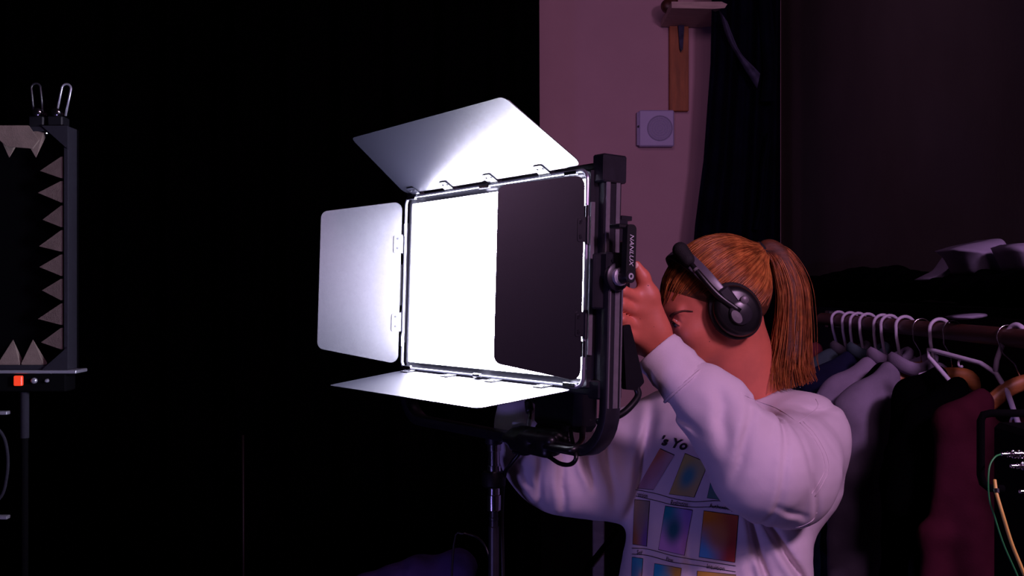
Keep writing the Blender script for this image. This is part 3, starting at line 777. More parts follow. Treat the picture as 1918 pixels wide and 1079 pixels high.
def arm_folds(x, y, z):
    q = 0.0010 * wob(x, y, z, 30, 9) + 0.0005 * wob(x, y, z, 90, 4)
    for (a, b, c, d, w, A, dep) in CR:
        p0, p1 = P(a, b, dep), P(c, d, dep)
        q = q + crease(x, y, z, p0[0], p0[2], p1[0], p1[2], w, A) * np.exp(-((y - dep) / 0.10) ** 2)
    return q
S.displace(arm_folds)
# neck opening
S.cone(neck0 + V(-0.01, -0.005, -0.03), H(-0.02, 0, -0.06), 0.058, 0.058, 0.012, cut=True)
sweat = obj('sweatshirt', S.mesh(2), 'sweat', person)
bvh = BVHTree.FromPolygons(S.V.tolist(), S.Q.tolist())


def ring(c, axis, r1, r2, off, n=40, x_=None):
    axis = unit(axis); u = unit(np.cross(axis, V(0.3, 1, 0.2) if x_ is None else x_)); w = np.cross(axis, u)
    return [c + axis * off + r1 * math.cos(2 * math.pi * k / n) * u + r2 * math.sin(2 * math.pi * k / n) * w for k in range(n)]


def cuff(a, b, r1, r2, name):
    """rib cuff: open tube with a rolled rim; a = opening, b = seam"""
    ax_ = unit(b - a); n = 44; Ln = np.linalg.norm(b - a)
    prof_ = [(0.030, r1 * 0.84), (0.004, r1 * 0.90), (-0.001, r1 * 0.93), (0.000, r1 * 0.985), (0.004, r1)] + [(Ln * k / 7, r1 + (r2 - r1) * k / 7 + 0.0015 * math.sin(k * 2.1)) for k in range(1, 8)] + [(Ln + 0.012, r2 * 0.90)]
    u = unit(np.cross(ax_, V(0.3, 1, 0.2))); w = np.cross(ax_, u); v = []
    for h, r in prof_:
        for k in range(n):
            t = 2 * math.pi * k / n; rr = r + 0.0006 * math.cos(k * math.pi) + 0.0016 * math.sin(3 * t + h * 40)
            v.append(a + ax_ * h + rr * (math.cos(t) * u + math.sin(t) * w))
    f = [(i * n + k, i * n + (k + 1) % n, (i + 1) * n + (k + 1) % n, (i + 1) * n + k) for i in range(len(prof_) - 1) for k in range(n)]
    return obj(name, mesh(v, f, True), 'rib', sweat)


cuff(P(1230, 655, 1.923), P(1284, 717, 1.907), 0.0445, 0.0490, 'cuff')
MB().tube(ring(P(1284, 717, 1.907), unit(P(1284, 717, 1.907) - P(1230, 655, 1.923)), 0.0500, 0.0500, 0.002), 0.0030, 6, closed=True).build('cuff_seam', 'thread', sweat, True)
cuff(P(985, 745, 2.166), P(986, 792, 2.166), 0.040, 0.056, 'cuff')
# collar band
cn = unit(H(-0.02, 0, -0.06) - neck0)
col = [neck0 + V(-0.008, -0.004, -0.012) + 0.067 * (math.cos(t) * unit(np.cross(cn, TF)) + math.sin(t) * unit(np.cross(cn, np.cross(cn, TF)))) - cn * (0.006 + 0.010 * math.cos(t - math.pi / 2)) for t in np.linspace(0, 2 * math.pi, 40)[:-1]]
MB().tube(col, 0.0125, 10, closed=True).build('collar', 'rib', sweat, True)


def on_shirt(px, py, off=0.0010, dmin=1.7):
    """the spot of the sweatshirt seen at a pixel, lifted by off"""
    d = unit(P(px, py, 1.0) - V(0, 0, CAMZ)); o = V(0, 0, CAMZ)
    h, n_, i_, s_ = bvh.ray_cast(Vector(o), Vector(d))
    if h is None: return None
    n_ = np.array(n_); n_ = n_ if n_ @ d < 0 else -n_
    return np.array(h) + n_ * off
# stitched seams lying on the cloth
for pts in ([(1498, 792), (1520, 815), (1540, 850), (1545, 878), (1536, 900), (1520, 925)], [(1504, 790), (1526, 813), (1547, 850), (1552, 880), (1542, 904), (1526, 930)],
            [(1528, 748), (1532, 760), (1518, 775), (1495, 790)], [(1395, 741), (1420, 752), (1455, 765), (1490, 788)],
            [(1530, 960), (1522, 974), (1505, 984), (1490, 988)]):
    q3 = [on_shirt(*p, 0.0004) for p in spline([V(a, b) for a, b in pts], 6)]
    q3 = [p for p in q3 if p is not None]
    if len(q3) > 3: MB().tube(q3, 0.0007, 5).build('stitch_line', 'thread', sweat, True)

# ---------------------------------------------------------------- print on the chest (lies on the cloth; hidden where the sleeve covers it)
T = torso_field(SLO, SHI, 0.006); T.displace(folds_torso); T.mesh(2)
tb = BVHTree.FromPolygons(T.V.tolist(), T.Q.tolist())
def on_chest(px, py, off):
    d = unit(P(px, py, 1.0) - V(0, 0, CAMZ))
    h, n_, i_, s_ = tb.ray_cast(Vector((0, 0, CAMZ)), Vector(d))
    if h is None: return None
    h = np.array(h)
    # the finished cloth near that spot, so the print hugs it
    q_, nq, iq, dq = bvh.ray_cast(Vector(h - d * 0.05), Vector(d))
    if q_ is None or dq > 0.12 or np.array(nq) @ d > 0:
        return h + TF * 0.002
    return np.array(q_) - d * off * 0.6 + np.array(nq) * off * 0.6
def quadmap(c, u, v):
    (a, b, cc, d) = [np.array(q, float) for q in c]     # TL TR BR BL
    return (a * (1 - u) + b * u) * (1 - v) + (d * (1 - u) + cc * u) * v
def patch(c, name, m, off, nu=12, nv=14):
    pts = [[on_chest(*quadmap(c, i / nu, j / nv), off) for i in range(nu + 1)] for j in range(nv + 1)]
    v = []; idx = {}; uvs = []
    for j in range(nv + 1):
        for i in range(nu + 1):
            if pts[j][i] is not None: idx[(j, i)] = len(v); v.append(pts[j][i]); uvs.append((i / nu, j / nv))
    f = []
    for j in range(nv):
        for i in range(nu):
            ks = [(j, i), (j + 1, i), (j + 1, i + 1), (j, i + 1)]
            if all(k in idx for k in ks):
                q = [v[idx[k]] for k in ks]
                if max(np.linalg.norm(q[a] - q[(a + 1) % 4]) for a in range(4)) < 0.05: f.append([idx[k] for k in ks])
    par = list(range(len(v)))                      # keep the largest connected piece
    def root(k):
        while par[k] != k: par[k] = par[par[k]]; k = par[k]
        return k
    for q in f:
        for k in q[1:]: par[root(k)] = root(q[0])
    if not f: return
    cnt_ = {}
    for q in f: cnt_[root(q[0])] = cnt_.get(root(q[0]), 0) + 1
    big = max(cnt_, key=cnt_.get); f = [q for q in f if root(q[0]) == big]
    used = sorted({k for q in f for k in q}); ren = {k: i for i, k in enumerate(used)}
    me = mesh([v[k] for k in used], [[ren[k] for k in q] for q in f], True)
    lay = me.uv_layers.new(name='UVMap')
    for lp in me.loops: lay.data[lp.index].uv = uvs[used[lp.vertex_index]]
    return obj(name, me, m, sweat)
def swatch(name, tl, tr, bl, br, mid, amount=0.8):
    m = bpy.data.materials.new(name); m.use_nodes = True; nt = m.node_tree; b = nt.nodes['Principled BSDF']
    b.inputs['Roughness'].default_value = 0.9; b.inputs['Specular IOR Level'].default_value = 0.1
    uv = nt.nodes.new('ShaderNodeUVMap'); sep = nt.nodes.new('ShaderNodeSeparateXYZ'); nt.links.new(uv.outputs[0], sep.inputs[0])
    def ease(sock):
        r = nt.nodes.new('ShaderNodeMapRange'); r.interpolation_type = 'SMOOTHSTEP'; r.inputs['From Min'].default_value = 0.15; r.inputs['From Max'].default_value = 0.85
        nt.links.new(sock, r.inputs['Value']); return r.outputs['Result']
    u_, v_ = ease(sep.outputs[0]), ease(sep.outputs[1])
    def mix(f, a, c):
        x = nt.nodes.new('ShaderNodeMix'); x.data_type = 'RGBA'; nt.links.new(f, x.inputs[0])
        for k, q in ((6, a), (7, c)):
            if isinstance(q, tuple): x.inputs[k].default_value = (*q, 1)
            else: nt.links.new(q, x.inputs[k])
        return x.outputs[2]
    top_, bot_ = mix(u_, tl, tr), mix(u_, bl, br)
    all_ = mix(v_, top_, bot_)
    ds = nt.nodes.new('ShaderNodeVectorMath'); ds.operation = 'DISTANCE'; ds.inputs[1].default_value = (0.45, 0.5, 0); nt.links.new(uv.outputs[0], ds.inputs[0])
    r = nt.nodes.new('ShaderNodeMapRange'); r.interpolation_type = 'SMOOTHSTEP'; r.inputs['From Min'].default_value = 0.08; r.inputs['From Max'].default_value = 0.48; r.inputs['To Min'].default_value = amount; r.inputs['To Max'].default_value = 0
    nt.links.new(ds.outputs['Value'], r.inputs['Value'])
    nt.links.new(mix(r.outputs['Result'], all_, mid), b.inputs['Base Color'])
    return m
cards = [
    ([(1236, 841), (1263, 853), (1225, 917), (1194, 914)], swatch('print_peach', (0.55, 0.20, 0.12), (0.50, 0.33, 0.36), (0.42, 0.24, 0.30), (0.48, 0.32, 0.40), (0.46, 0.24, 0.27))),
    ([(1284, 850), (1326, 868), (1300, 931), (1254, 925)], swatch('print_sage', (0.48, 0.44, 0.14), (0.40, 0.42, 0.22), (0.50, 0.40, 0.14), (0.50, 0.42, 0.18), (0.06, 0.30, 0.32), 0.95)),
    ([(1337, 880), (1400, 905), (1388, 942), (1325, 932)], swatch('print_teal', (0.04, 0.20, 0.26), (0.06, 0.24, 0.28), (0.10, 0.22, 0.18), (0.04, 0.16, 0.22), (0.01, 0.08, 0.15))),
    ([(1189, 936), (1217, 939), (1211, 1023), (1186, 1019)], swatch('print_tan', (0.36, 0.26, 0.16), (0.28, 0.24, 0.20), (0.34, 0.15, 0.07), (0.20, 0.12, 0.34), (0.26, 0.20, 0.18))),
    ([(1247, 948), (1297, 956), (1281, 1040), (1234, 1029)], swatch('print_green', (0.02, 0.26, 0.30), (0.36, 0.24, 0.60), (0.58, 0.32, 0.64), (0.54, 0.28, 0.60), (0.01, 0.13, 0.15), 0.95)),
    ([(1319, 957), (1383, 966), (1376, 1053), (1310, 1043)], swatch('print_orange', (0.70, 0.25, 0.03), (0.46, 0.10, 0.05), (0.10, 0.36, 0.66), (0.42, 0.06, 0.05), (0.66, 0.26, 0.07), 0.7)),
    ([(1185, 1044), (1204, 1047), (1200, 1105), (1183, 1100)], swatch('print_blue', (0.05, 0.32, 0.46), (0.06, 0.34, 0.44), (0.10, 0.30, 0.40), (0.60, 0.22, 0.14), (0.08, 0.26, 0.38))),
    ([(1227, 1056), (1276, 1065), (1268, 1130), (1222, 1120)], swatch('print_cyan', (0.03, 0.36, 0.54), (0.58, 0.34, 0.06), (0.05, 0.36, 0.50), (0.56, 0.30, 0.05), (0.10, 0.40, 0.48))),
    ([(1307, 1070), (1378, 1077), (1372, 1140), (1303, 1130)], swatch('print_amber', (0.66, 0.38, 0.06), (0.34, 0.26, 0.10), (0.56, 0.32, 0.06), (0.30, 0.22, 0.10), (0.48, 0.32, 0.08))),
]
def grow(c, d):
    m_ = sum(np.array(q, float) for q in c) / 4
    return [np.array(q, float) + d * np.sign(np.array(q, float) - m_) for q in c]
for c, m_ in cards:
    patch(grow(c, 0.9), 'card_outline', 'ink', 0.0009); patch(c, 'colour_card', m_, 0.0014)
for rows in ([(1190, 917), (1230, 925), (1262, 934), (1300, 940), (1345, 938), (1395, 944)], [(1190, 929), (1230, 938), (1262, 946), (1300, 950), (1345, 950), (1395, 960)],
             [(1184, 1027), (1215, 1029), (1260, 1041), (1310, 1050), (1378, 1060)], [(1184, 1038), (1215, 1041), (1260, 1053), (1310, 1060), (1378, 1071)]):
    q3 = [on_chest(*p, 0.0010) for p in spline([V(a, b) for a, b in rows], 8)]
    q3 = [p for p in q3 if p is not None]
    MB().tube(q3, 0.0006, 5).build('ruled_line', 'ink', sweat, True)
def chest_text(body, c, bold=0.0, shear=0.0):
    v, f = text_mesh(body, 1.0, shear, bold)
    lo_, hi_ = v.min(0), v.max(0); out = []
    for p in v:
        u_ = (p[0] - lo_[0]) / (hi_[0] - lo_[0]); w_ = 1 - (p[1] - lo_[1]) / (hi_[1] - lo_[1])
        q = on_chest(*quadmap(c, u_, w_), 0.0016); out.append(q if q is not None else V(0.3, 2.2, 1.0))
    obj('lettering', mesh(out, f), 'ink', sweat)
chest_text("'s Yo", [(1242, 815), (1290, 825), (1286, 845), (1238, 834)], 0.035, 0.3)
chest_text('ression', [(1194, 921), (1214, 925), (1213, 933), (1193, 930)])
chest_text('Realization', [(1258, 936), (1289, 940), (1287, 950), (1256, 946)])
chest_text('Authenticity', [(1329, 943), (1375, 950), (1374, 959), (1328, 953)])
chest_text('Self', [(1194, 1030), (1204, 1032), (1203, 1040), (1193, 1038)])
chest_text('Flow', [(1249, 1043), (1262, 1046), (1261, 1053), (1248, 1051)])
chest_text('Intuition', [(1325, 1056), (1358, 1061), (1357, 1069), (1324, 1065)])

# trousers and shoes (below the picture)
TR_ = Field((0.15, 1.9, 0.04), (0.72, 2.45, 1.02), 0.010)
pel = V(waist[0], waist[1], 0.93)
TR_.tile(pel + V(0, 0, 0.03), pel - V(0, 0, 0.08), TF, TL, (0.115, 0.165), (0.12, 0.17), 0.03)
feet = []
for s in (-1, 1):
    hip = pel + TL * 0.085 * s - V(0, 0, 0.08); kne = hip + TF * 0.03 - V(0, 0, 0.40) + TL * 0.01 * s; ank = kne - TF * 0.03 - V(0, 0, 0.37)
    TR_.chain([hip, kne, ank], [0.088, 0.066, 0.060], 0.03); feet.append(ank)
obj('trousers', TR_.mesh(2), 'trouser', person)
for a in feet:
    f = Field(a - V(0.2, 0.2, 0.1), a + V(0.2, 0.2, 0.06), 0.007)
    b = V(a[0], a[1], 0.04)
    f.cone(b - TF * 0.03, b + TF * 0.09, 0.036, 0.034, 0.02); f.cone(b + TF * 0.08, b + TF * 0.15 - V(0, 0, 0.008), 0.036, 0.028, 0.02)
    f.rbox(b + TF * 0.06 - V(0, 0, 0.032), (0.115, 0.042, 0.008), 0.006, 0.004, np.array([TF, TL, UP]))
    obj('shoe', f.mesh(1), 'shoe', person)

# ---------------------------------------------------------------- hair
tie = P(1424, 474, 2.14)
HB = Field(HC - 0.17, HC + 0.17, 0.0035)
HB.ell(H(-0.011, 0, 0.030), HR, (0.1085, 0.079, 0.088), 0.01)
HB.ell(H(-0.030, 0, 0.085), HR, (0.062, 0.050, 0.040), 0.04)
HB.ell(H(-0.050, 0, 0.010), HR, (0.064, 0.070, 0.072), 0.03)
HB.cone(H(-0.085, 0, 0.06), tie, 0.035, 0.018, 0.03)
HB.ell(H(0.088, 0, -0.066), HR, (0.090, 0.120, 0.094), 0.022, cut=True)      # face free
HB.ell(H(-0.01, 0, -0.100), HR, (0.10, 0.12, 0.070), 0.012, cut=True)        # neck free
obj('hair_cap', HB.mesh(2), 'hair_base', person)
tdir = unit(tie - H(-0.016, 0, 0.030))
C0 = H(-0.016, 0, 0.030)
hbv = BVHTree.FromPolygons(HB.V.tolist(), HB.Q.tolist())
def scalp(d):
    best = None
    for t_ in (hbv, bbv):
        h, n_, i_, s_ = t_.ray_cast(Vector(C0 + d * 0.16), Vector(-d))
        if h is not None:
            r_ = np.linalg.norm(np.array(h) - C0); best = r_ if best is None else max(best, r_)
    return best
def on_cap(d): return hbv.ray_cast(Vector(C0 + d * 0.16), Vector(-d))[0] is not None
ms, ml = MB(), MB(); cnt = 0
while cnt < 2600:
    d = unit(rng.normal(size=3)); fl, ll, ul = d @ HF, d @ HL, d @ HU
    if fl < -0.75 or ul < -0.55 or (fl > 0.25 and ul < 0.05 + rng.normal() * 0.06): continue
    if not on_cap(d) and (ul < -0.02 or fl < 0.0): continue
    rs = scalp(d)
    if rs is None: continue
    th_ = math.acos(max(-1, min(1, d @ tdir)))
    if th_ < 0.25: continue
    cnt += 1
    lift = rng.uniform(0.0, 0.0035); t1 = rng.uniform(0.45, 1.0); wv = rng.uniform(-0.02, 0.02); ph = rng.uniform(0, 6)
    side = unit(np.cross(d, tdir)); pts = []; last = rs
    nseg = 9
    for k in range(nseg + 1):
        t = k / nseg * t1
        e = (math.sin((1 - t) * th_) * d + math.sin(t * th_) * tdir) / math.sin(th_)
        e = unit(e + side * wv * math.sin(3.1 * t + ph)); r_ = scalp(e)
        if r_ is None: r_ = last
        last = r_; pts.append(C0 + e * (r_ + lift * math.sin(math.pi * min(k / nseg + 0.05, 1)) + 0.0004))
    rr = [0.0005 + 0.0006 * math.sin(math.pi * (k + 0.5) / (nseg + 1)) for k in range(nseg + 1)]
    (ml if rng.uniform() < 0.38 else ms).tube(pts, rr, 4, cap=False)
tag(obj('hair_strands', ms.mesh(True), 'hair', person), kind='stuff')
tag(obj('hair_highlights', ml.mesh(True), 'hair_light', person), kind='stuff')
MB().tube(ring(tie + V(0.004, 0, 0.003), unit((0.9, 0, 0.45)), 0.0155, 0.0155, 0), 0.0065, 8, closed=True).build('hair_tie', 'headset_soft', person, True)
# ponytail
spine = spline([tie, P(1440, 464, 2.14), P(1464, 484, 2.135), P(1484, 540, 2.13), P(1484, 620, 2.125), P(1478, 690, 2.12), P(1484, 738, 2.12)], 6)
NS = len(spine); pt = bpy.data
def pr(t): return float(np.interp(t, [0, 0.12, 0.3, 0.5, 0.72, 1.0], [0.011, 0.015, 0.019, 0.026, 0.033, 0.047]))
PT = Field((0.44, 2.02, 1.24), (0.66, 2.24, 1.62), 0.004)
for i in range(NS - 9):
    PT.cone(spine[i], spine[i + 1], pr(i / NS) * 0.82, pr((i + 1) / NS) * 0.82, 0.01)
pony = obj('ponytail', PT.mesh(2), 'hair_base', person)
ms, ml = MB(), MB()
for i in range(1300):
    a = rng.uniform(0, 6.283); q_ = math.sqrt(rng.uniform(0.25, 1.0)); end = 1.0 - 0.42 * rng.uniform() ** 1.4; sp_ = rng.uniform(0.7, 1.15); ph = rng.uniform(0, 6.28); fr = rng.uniform(4, 9); am = rng.uniform(0.0, 0.012)
    if rng.uniform() < 0.015: q_ *= 1.35
    pts = []
    n_ = int(NS * end)
    for k in range(0, n_, 2):
        t = k / NS; r_ = pr(t) * q_ * (1 + (sp_ - 1) * max(0, t - 0.4) * 1.6)
        sway = am * math.sin(fr * t + ph) * t
        pts.append(spine[k] + V(1, 0, 0.25) * (r_ * math.cos(a) * 1.15 + sway) + V(0, 1, 0) * r_ * math.sin(a))
    if len(pts) < 4: continue
    rr = [0.0010 * (1 - 0.6 * k / len(pts)) for k in range(len(pts))]
    (ml if rng.uniform() < 0.34 else ms).tube(spline(pts, 2), [rr[min(len(rr) - 1, k // 2)] for k in range(2 * (len(pts) - 1) + 1)], 4, cap=False)
tag(obj('ponytail_strands', ms.mesh(True), 'hair', pony), kind='stuff')
tag(obj('ponytail_highlights', ml.mesh(True), 'hair_light', pony), kind='stuff')

# ---------------------------------------------------------------- headset
ear = H(-0.013, 0, -0.016)
hs = thing('headset', 'black headset with raised foam tipped microphone worn over the ponytailed head', 'headset', ear + HL * 0.09)
BD = unit(HF * 0.42 + HU * 0.90)                     # plane of the band leans forward
BN = unit(np.cross(HL, BD))
band = []
for k in range(33):
    t = math.pi * k / 32
    band.append(ear + HL * 0.094 * math.cos(t) * (1 + 0.05 * math.sin(2 * t) ** 2) + BD * (0.150 * math.sin(t)))
def ribbon(pts, wdir, w, t):
    v = []; N = len(pts)
    for i, p in enumerate(pts):
        tg_ = unit(pts[min(i + 1, N - 1)] - pts[max(i - 1, 0)]); nn = unit(np.cross(tg_, wdir))
        ww = w[i] if hasattr(w, '__len__') else w
        for a, b in ((-1, -1), (-0.8, -1.3), (0.8, -1.3), (1, -1), (1, 1), (0.8, 1.3), (-0.8, 1.3), (-1, 1)): v.append(p + wdir * ww * a + nn * t * b)
    f = [(i * 8 + k, i * 8 + (k + 1) % 8, (i + 1) * 8 + (k + 1) % 8, (i + 1) * 8 + k) for i in range(N - 1) for k in range(8)]
    f += [tuple(range(7, -1, -1)), tuple((N - 1) * 8 + k for k in range(8))]
    return mesh(v, f, 50)
obj('headband', ribbon(band, BN, [0.0085 + 0.008 * math.sin(math.pi * k / 32) for k in range(33)], 0.0028), 'headset_band', hs)
obj('headband_pad', ribbon([p - BD * 0.006 for p in band[9:24]], BN, 0.014, 0.004), 'headset_soft', hs)
for s in (-1, 1):
    c = ear + HL * s * 0.075; n_ = HL * s
    tl = unit(HU * 0.93 + HF * 0.36); tw = np.cross(n_, tl)
    def oval(prof_, sx, sy, name, m, par, cc=c):
        v = []; n = 40
        for h_, r_ in prof_:
            for k in range(n):
                t = 2 * math.pi * k / n; v.append(cc + n_ * h_ + tw * (r_ * sx * math.cos(t)) + tl * (r_ * sy * math.sin(t)))
        f = [(i * n + k, i * n + (k + 1) % n, (i + 1) * n + (k + 1) % n, (i + 1) * n + k) for i in range(len(prof_) - 1) for k in range(n)]
        f += [tuple(range(n - 1, -1, -1)), tuple((len(prof_) - 1) * n + k for k in range(n))]
        return obj(name, mesh(v, f, 40), m, par)
    oval([(0, 0.040), (0.002, 0.049), (0.008, 0.053), (0.015, 0.052), (0.019, 0.047)], 0.95, 1.10, 'ear_cushion', 'headset_soft', hs)
    cup = oval([(0.016, 0.048), (0.024, 0.048), (0.031, 0.044), (0.035, 0.036), (0.036, 0.0)], 0.92, 1.08, 'ear_cup', 'headset', hs)
    oval([(0.034, 0.024), (0.040, 0.023), (0.042, 0.019), (0.042, 0.0)], 0.95, 1.0, 'cup_disc', 'cup_grey', cup, c - tl * 0.004)
    oval([(0.040, 0.0145), (0.0445, 0.0138), (0.045, 0.0)], 0.62, 1.0, 'cup_badge', 'grey_metal', cup, c - tl * 0.004 + tw * (0.012 if s > 0 else -0.012))
    MB().box(c + n_ * 0.036 + tl * 0.030 , (0.011, 0.004, 0.024), np.array([tw, n_, tl]).T, 0.003).build('band_slider', 'cup_grey', hs)
    MB().lathe(c + n_ * 0.038 + tl * 0.012 - tw * 0.020 * s, n_, [(0, 0.008), (0.004, 0.008), (0.0055, 0.006), (0.006, 0.001)], 16).build('pivot_cap', 'grey_metal', cup)
# boom and foam microphone on her left side
bb = ear + HL * 0.112
bm = spline([bb + BD * 0.0, bb + BD * 0.045 - HL * 0.004 + HF * 0.012, bb + BD * 0.098 - HL * 0.018 + HF * 0.010, bb + BD * 0.124 - HL * 0.032 + HF * 0.006], 6)
boom = MB().tube(bm, [0.0075 - 0.003 * k / len(bm) for k in range(len(bm))], 10).build('microphone_boom', 'headset', hs, True)
MB().tube([bm[-6], bm[-5]], 0.0062, 12).build('boom_ring', 'grey_metal', boom)
e0 = bm[-1]; ed = unit(bm[-1] - bm[-4])
fm = Field(e0 - 0.08, e0 + 0.08, 0.003); fm.cone(e0 + ed * 0.008, e0 + ed * 0.034, 0.0135, 0.0160, 0.005)
obj('foam_windscreen', fm.mesh(2), 'headset_soft', hs)

# ================================================================ on the back wall
WY = 5.40
def wq(px, py, y=WY): return P(px, py, y)
def wbox(x0, y0, x1, y1, d0, d1, name, m, par=None, bev=0.003):
    a, b = P(x0, y0, d0), P(x1, y1, d0)
    return MB().box(((a[0] + b[0]) / 2, (d0 + d1) / 2, (a[2] + b[2]) / 2), (abs(b[0] - a[0]) / 2, abs(d1 - d0) / 2, abs(a[2] - b[2]) / 2), None, bev).build(name, m, par)
wb = thing('wall_speaker', 'square white box with round grille mounted on the mauve wall', 'wall speaker', wq(1229, 240))
wbox(1197, 206, 1263, 274, 5.355, 5.398, 'body', 'box_white', wb, 0.006)
c = P(1236, 240, 5.353)
gr = MB().lathe(c, V(0, -1, 0), [(0, 0.064), (0.003, 0.064), (0.0045, 0.060), (0.002, 0.058), (0.002, 0.0)], 40).build('grille', 'box_grey', wb)
for k in range(4):
    MB().tube([c + V(0.0125 * (k + 1) * math.cos(t), -0.0025, 0.0125 * (k + 1) * math.sin(t)) for t in np.linspace(0, 6.283, 33)[:-1]], 0.0012, 4, closed=True).build('grille_ring', 'box_white', gr)
wbox(1193, 210, 1199, 272, 5.365, 5.398, 'side_bracket', 'box_grey', wb, 0.001)
MB().cyl(P(1196, 237, 5.364), P(1196, 237, 5.360), 0.006, n=12).build('screw', 'screw', wb)
bd = thing('wall_board', 'orange wooden board upright on the wall under the shelf', 'board', wq(1271, 208))
wbox(1254, 28, 1290, 208, 5.365, 5.397, 'plank', 'wood', bd)
sb = thing('shelf_bracket', 'pointed grey metal shelf bracket screwed to the wooden board', 'bracket', wq(1276, 60))
MB().slab([(-0.016, 0.10), (0.020, 0.10), (0.010, -0.055), (0.0, -0.075), (-0.006, -0.055)], P(1275, 70, 5.352), V(1, 0, 0), V(0, 0, 1), V(0, 0.014, 0)).build('strap', 'slate_blue', sb)
MB().cyl(P(1277, 92, 5.345), P(1277, 92, 5.336), 0.006, n=10).build('screw', 'screw', sb)
ps = thing('wall_shelf', 'pale plank end of a small shelf at the top of the mauve wall', 'shelf', wq(1300, 15))
a = V(P(1258, 12, 5.02)[0], 5.1, 2.8166); MB().slab([(0, -0.0), (0.235, 0.0), (0.262, -0.012), (0.250, -0.030), (0.200, -0.034), (0.0, -0.030)], a + V(0, 0.1, 0.030), V(1, 0, 0), V(0, 0, 1), V(0, 0.36, 0)).build('plank', 'plank', ps)
kn_ = Field(P(1262, 18, 5.2) - 0.16, P(1262, 18, 5.2) + 0.16, 0.007)
kn_.cone(P(1250, 14, 5.2), P(1272, 22, 5.2), 0.030, 0.026, 0.02); kn_.cone(P(1262, 24, 5.19), P(1290, 18, 5.18), 0.018, 0.012, 0.02); kn_.cone(P(1248, 8, 5.2), P(1262, 2, 5.2), 0.022, 0.022, 0.02)
tag(obj('rope_knot', kn_.mesh(1), 'wood_red'), 'dark brown knotted rope under the end of the wall shelf', 'rope')

# dark curtain at the corner
def curt(u, v):
    py = -60 + 1200 * v
    xl = np.interp(py, [-60, 30, 120, 300, 430, 700, 1200], [1334, 1333, 1331, 1318, 1301, 1285, 1270])
    px = xl + (1462 - xl) * u
    d = 5.02 + 0.045 * math.sin(u * 15 + 1.2 * math.sin(2.5 * v)) + 0.02 * math.sin(u * 34 + 4 * v)
    return P(px, py, d)
v_, f_ = grid_mesh(lambda u, v: curt(u, v), 60, 40, (0, 0.006, 0))
cu = thing('dark_curtain', 'long navy black curtain hanging in the corner beside the mauve wall', 'curtain', (curt(0.5, 1)[0], 5.02, 0))
obj('cloth', mesh(v_, f_, True), 'navy', cu)
def strip(pxs, name, m, dd=-0.03):
    L_, R_ = pxs; n = 16
    v = []
    for i in range(n + 1):
        t = i / n
        a = spline([V(*p) for p in L_], 8); b = spline([V(*p) for p in R_], 8)
        pa = a[int(t * (len(a) - 1))]; pb = b[int(t * (len(b) - 1))]
        for k in range(5):
            s = k / 4; p = pa * (1 - s) + pb * s
            v.append(P(p[0], p[1], 4.945 + dd * math.sin(math.pi * s)))
    f = [(i * 5 + k, i * 5 + k + 1, (i + 1) * 5 + k + 1, (i + 1) * 5 + k) for i in range(n) for k in range(4)]
    nv = len(v); v += [p + V(0, 0.012, 0) for p in v]; f += [tuple(q + nv for q in reversed(g)) for g in f]
    for i in range(n):
        for k in (0, 4): f.append((i * 5 + k, (i + 1) * 5 + k, (i + 1) * 5 + k + nv, i * 5 + k + nv))
    return obj(name, mesh(v, f, True), m, cu)
strip(([(1347, 18), (1362, 70), (1388, 118), (1418, 166)], [(1362, 40), (1385, 95), (1412, 125), (1424, 138)]), 'sash', 'slate_blue')
strip(([(1420, -10), (1424, 60), (1430, 130), (1424, 190)], [(1444, -10), (1450, 60), (1456, 130), (1452, 190)]), 'fold', 'navy', -0.04)
strip(([(1436, 250), (1424, 310), (1420, 380), (1408, 430)], [(1446, 245), (1438, 310), (1432, 380), (1424, 430)]), 'fold', 'navy', -0.04)

# ================================================================ clothes rail along the right wall
RX, RZ = 1.09, 1.392
rail = thing('clothes_rail', 'red brown wooden clothes rail along the dark wall', 'clothes rail', (RX, 3.0, RZ))
MB().tube([(RX, 1.75, RZ), (RX, 3.75, RZ)], 0.021, 18).build('pole', 'wood_red', rail, 40)
for y in (1.80, 3.70):
    MB().box(((RX + 1.36) / 2, y, RZ), ((1.36 - RX) / 2, 0.02, 0.03), None, 0.003).build('wall_bracket', 'black_metal', rail)
sh = thing('closet_shelf', 'black shelf above the clothes rail', 'shelf', (1.19, 3.0, 1.44))
MB().box((1.248, 3.25, 1.442), (0.108, 1.50, 0.012), None, 0.003).build('board', 'case_black', sh)
for y in (2.1, 3.5): MB().box((1.345, y, 1.36), (0.012, 0.015, 0.09), None, 0.002).build('bracket', 'case_black', sh)

# black heap of clothes on the shelf: two soft bundles
def heap(name, label, cat, blobs, m, h=0.010, wv=0.012, fr=40, sd=2, bump=None):
    pts = np.array([b[0] for b in blobs]); R_ = max(max(b[1]) for b in blobs) + 0.06
    f = Field(pts.min(0) - R_, pts.max(0) + R_, h)
    for c_, rad_ in blobs: f.ell(c_, np.eye(3), rad_, 0.05)
    f.displace(lambda x, y, z: wv * wob(x, y, z, fr, sd) + (0 if bump is None else bump(x, y, z)))
    return tag(obj(name, f.mesh(2), m), label, cat)
heap('folded_coat', 'black folded coat lying at the far end of the closet shelf', 'coat', [((1.245, 4.4, 1.50), (0.10, 0.35, 0.046)), ((1.245, 3.8, 1.513), (0.10, 0.40, 0.055)), ((1.245, 3.45, 1.508), (0.10, 0.30, 0.050))], 'black_cloth')
heap('garment_bag', 'black garment bag lying at the near end of the closet shelf', 'garment bag', [((1.245, 2.85, 1.497), (0.10, 0.30, 0.040)), ((1.245, 2.35, 1.500), (0.10, 0.40, 0.042))], 'black_cloth', sd=5)


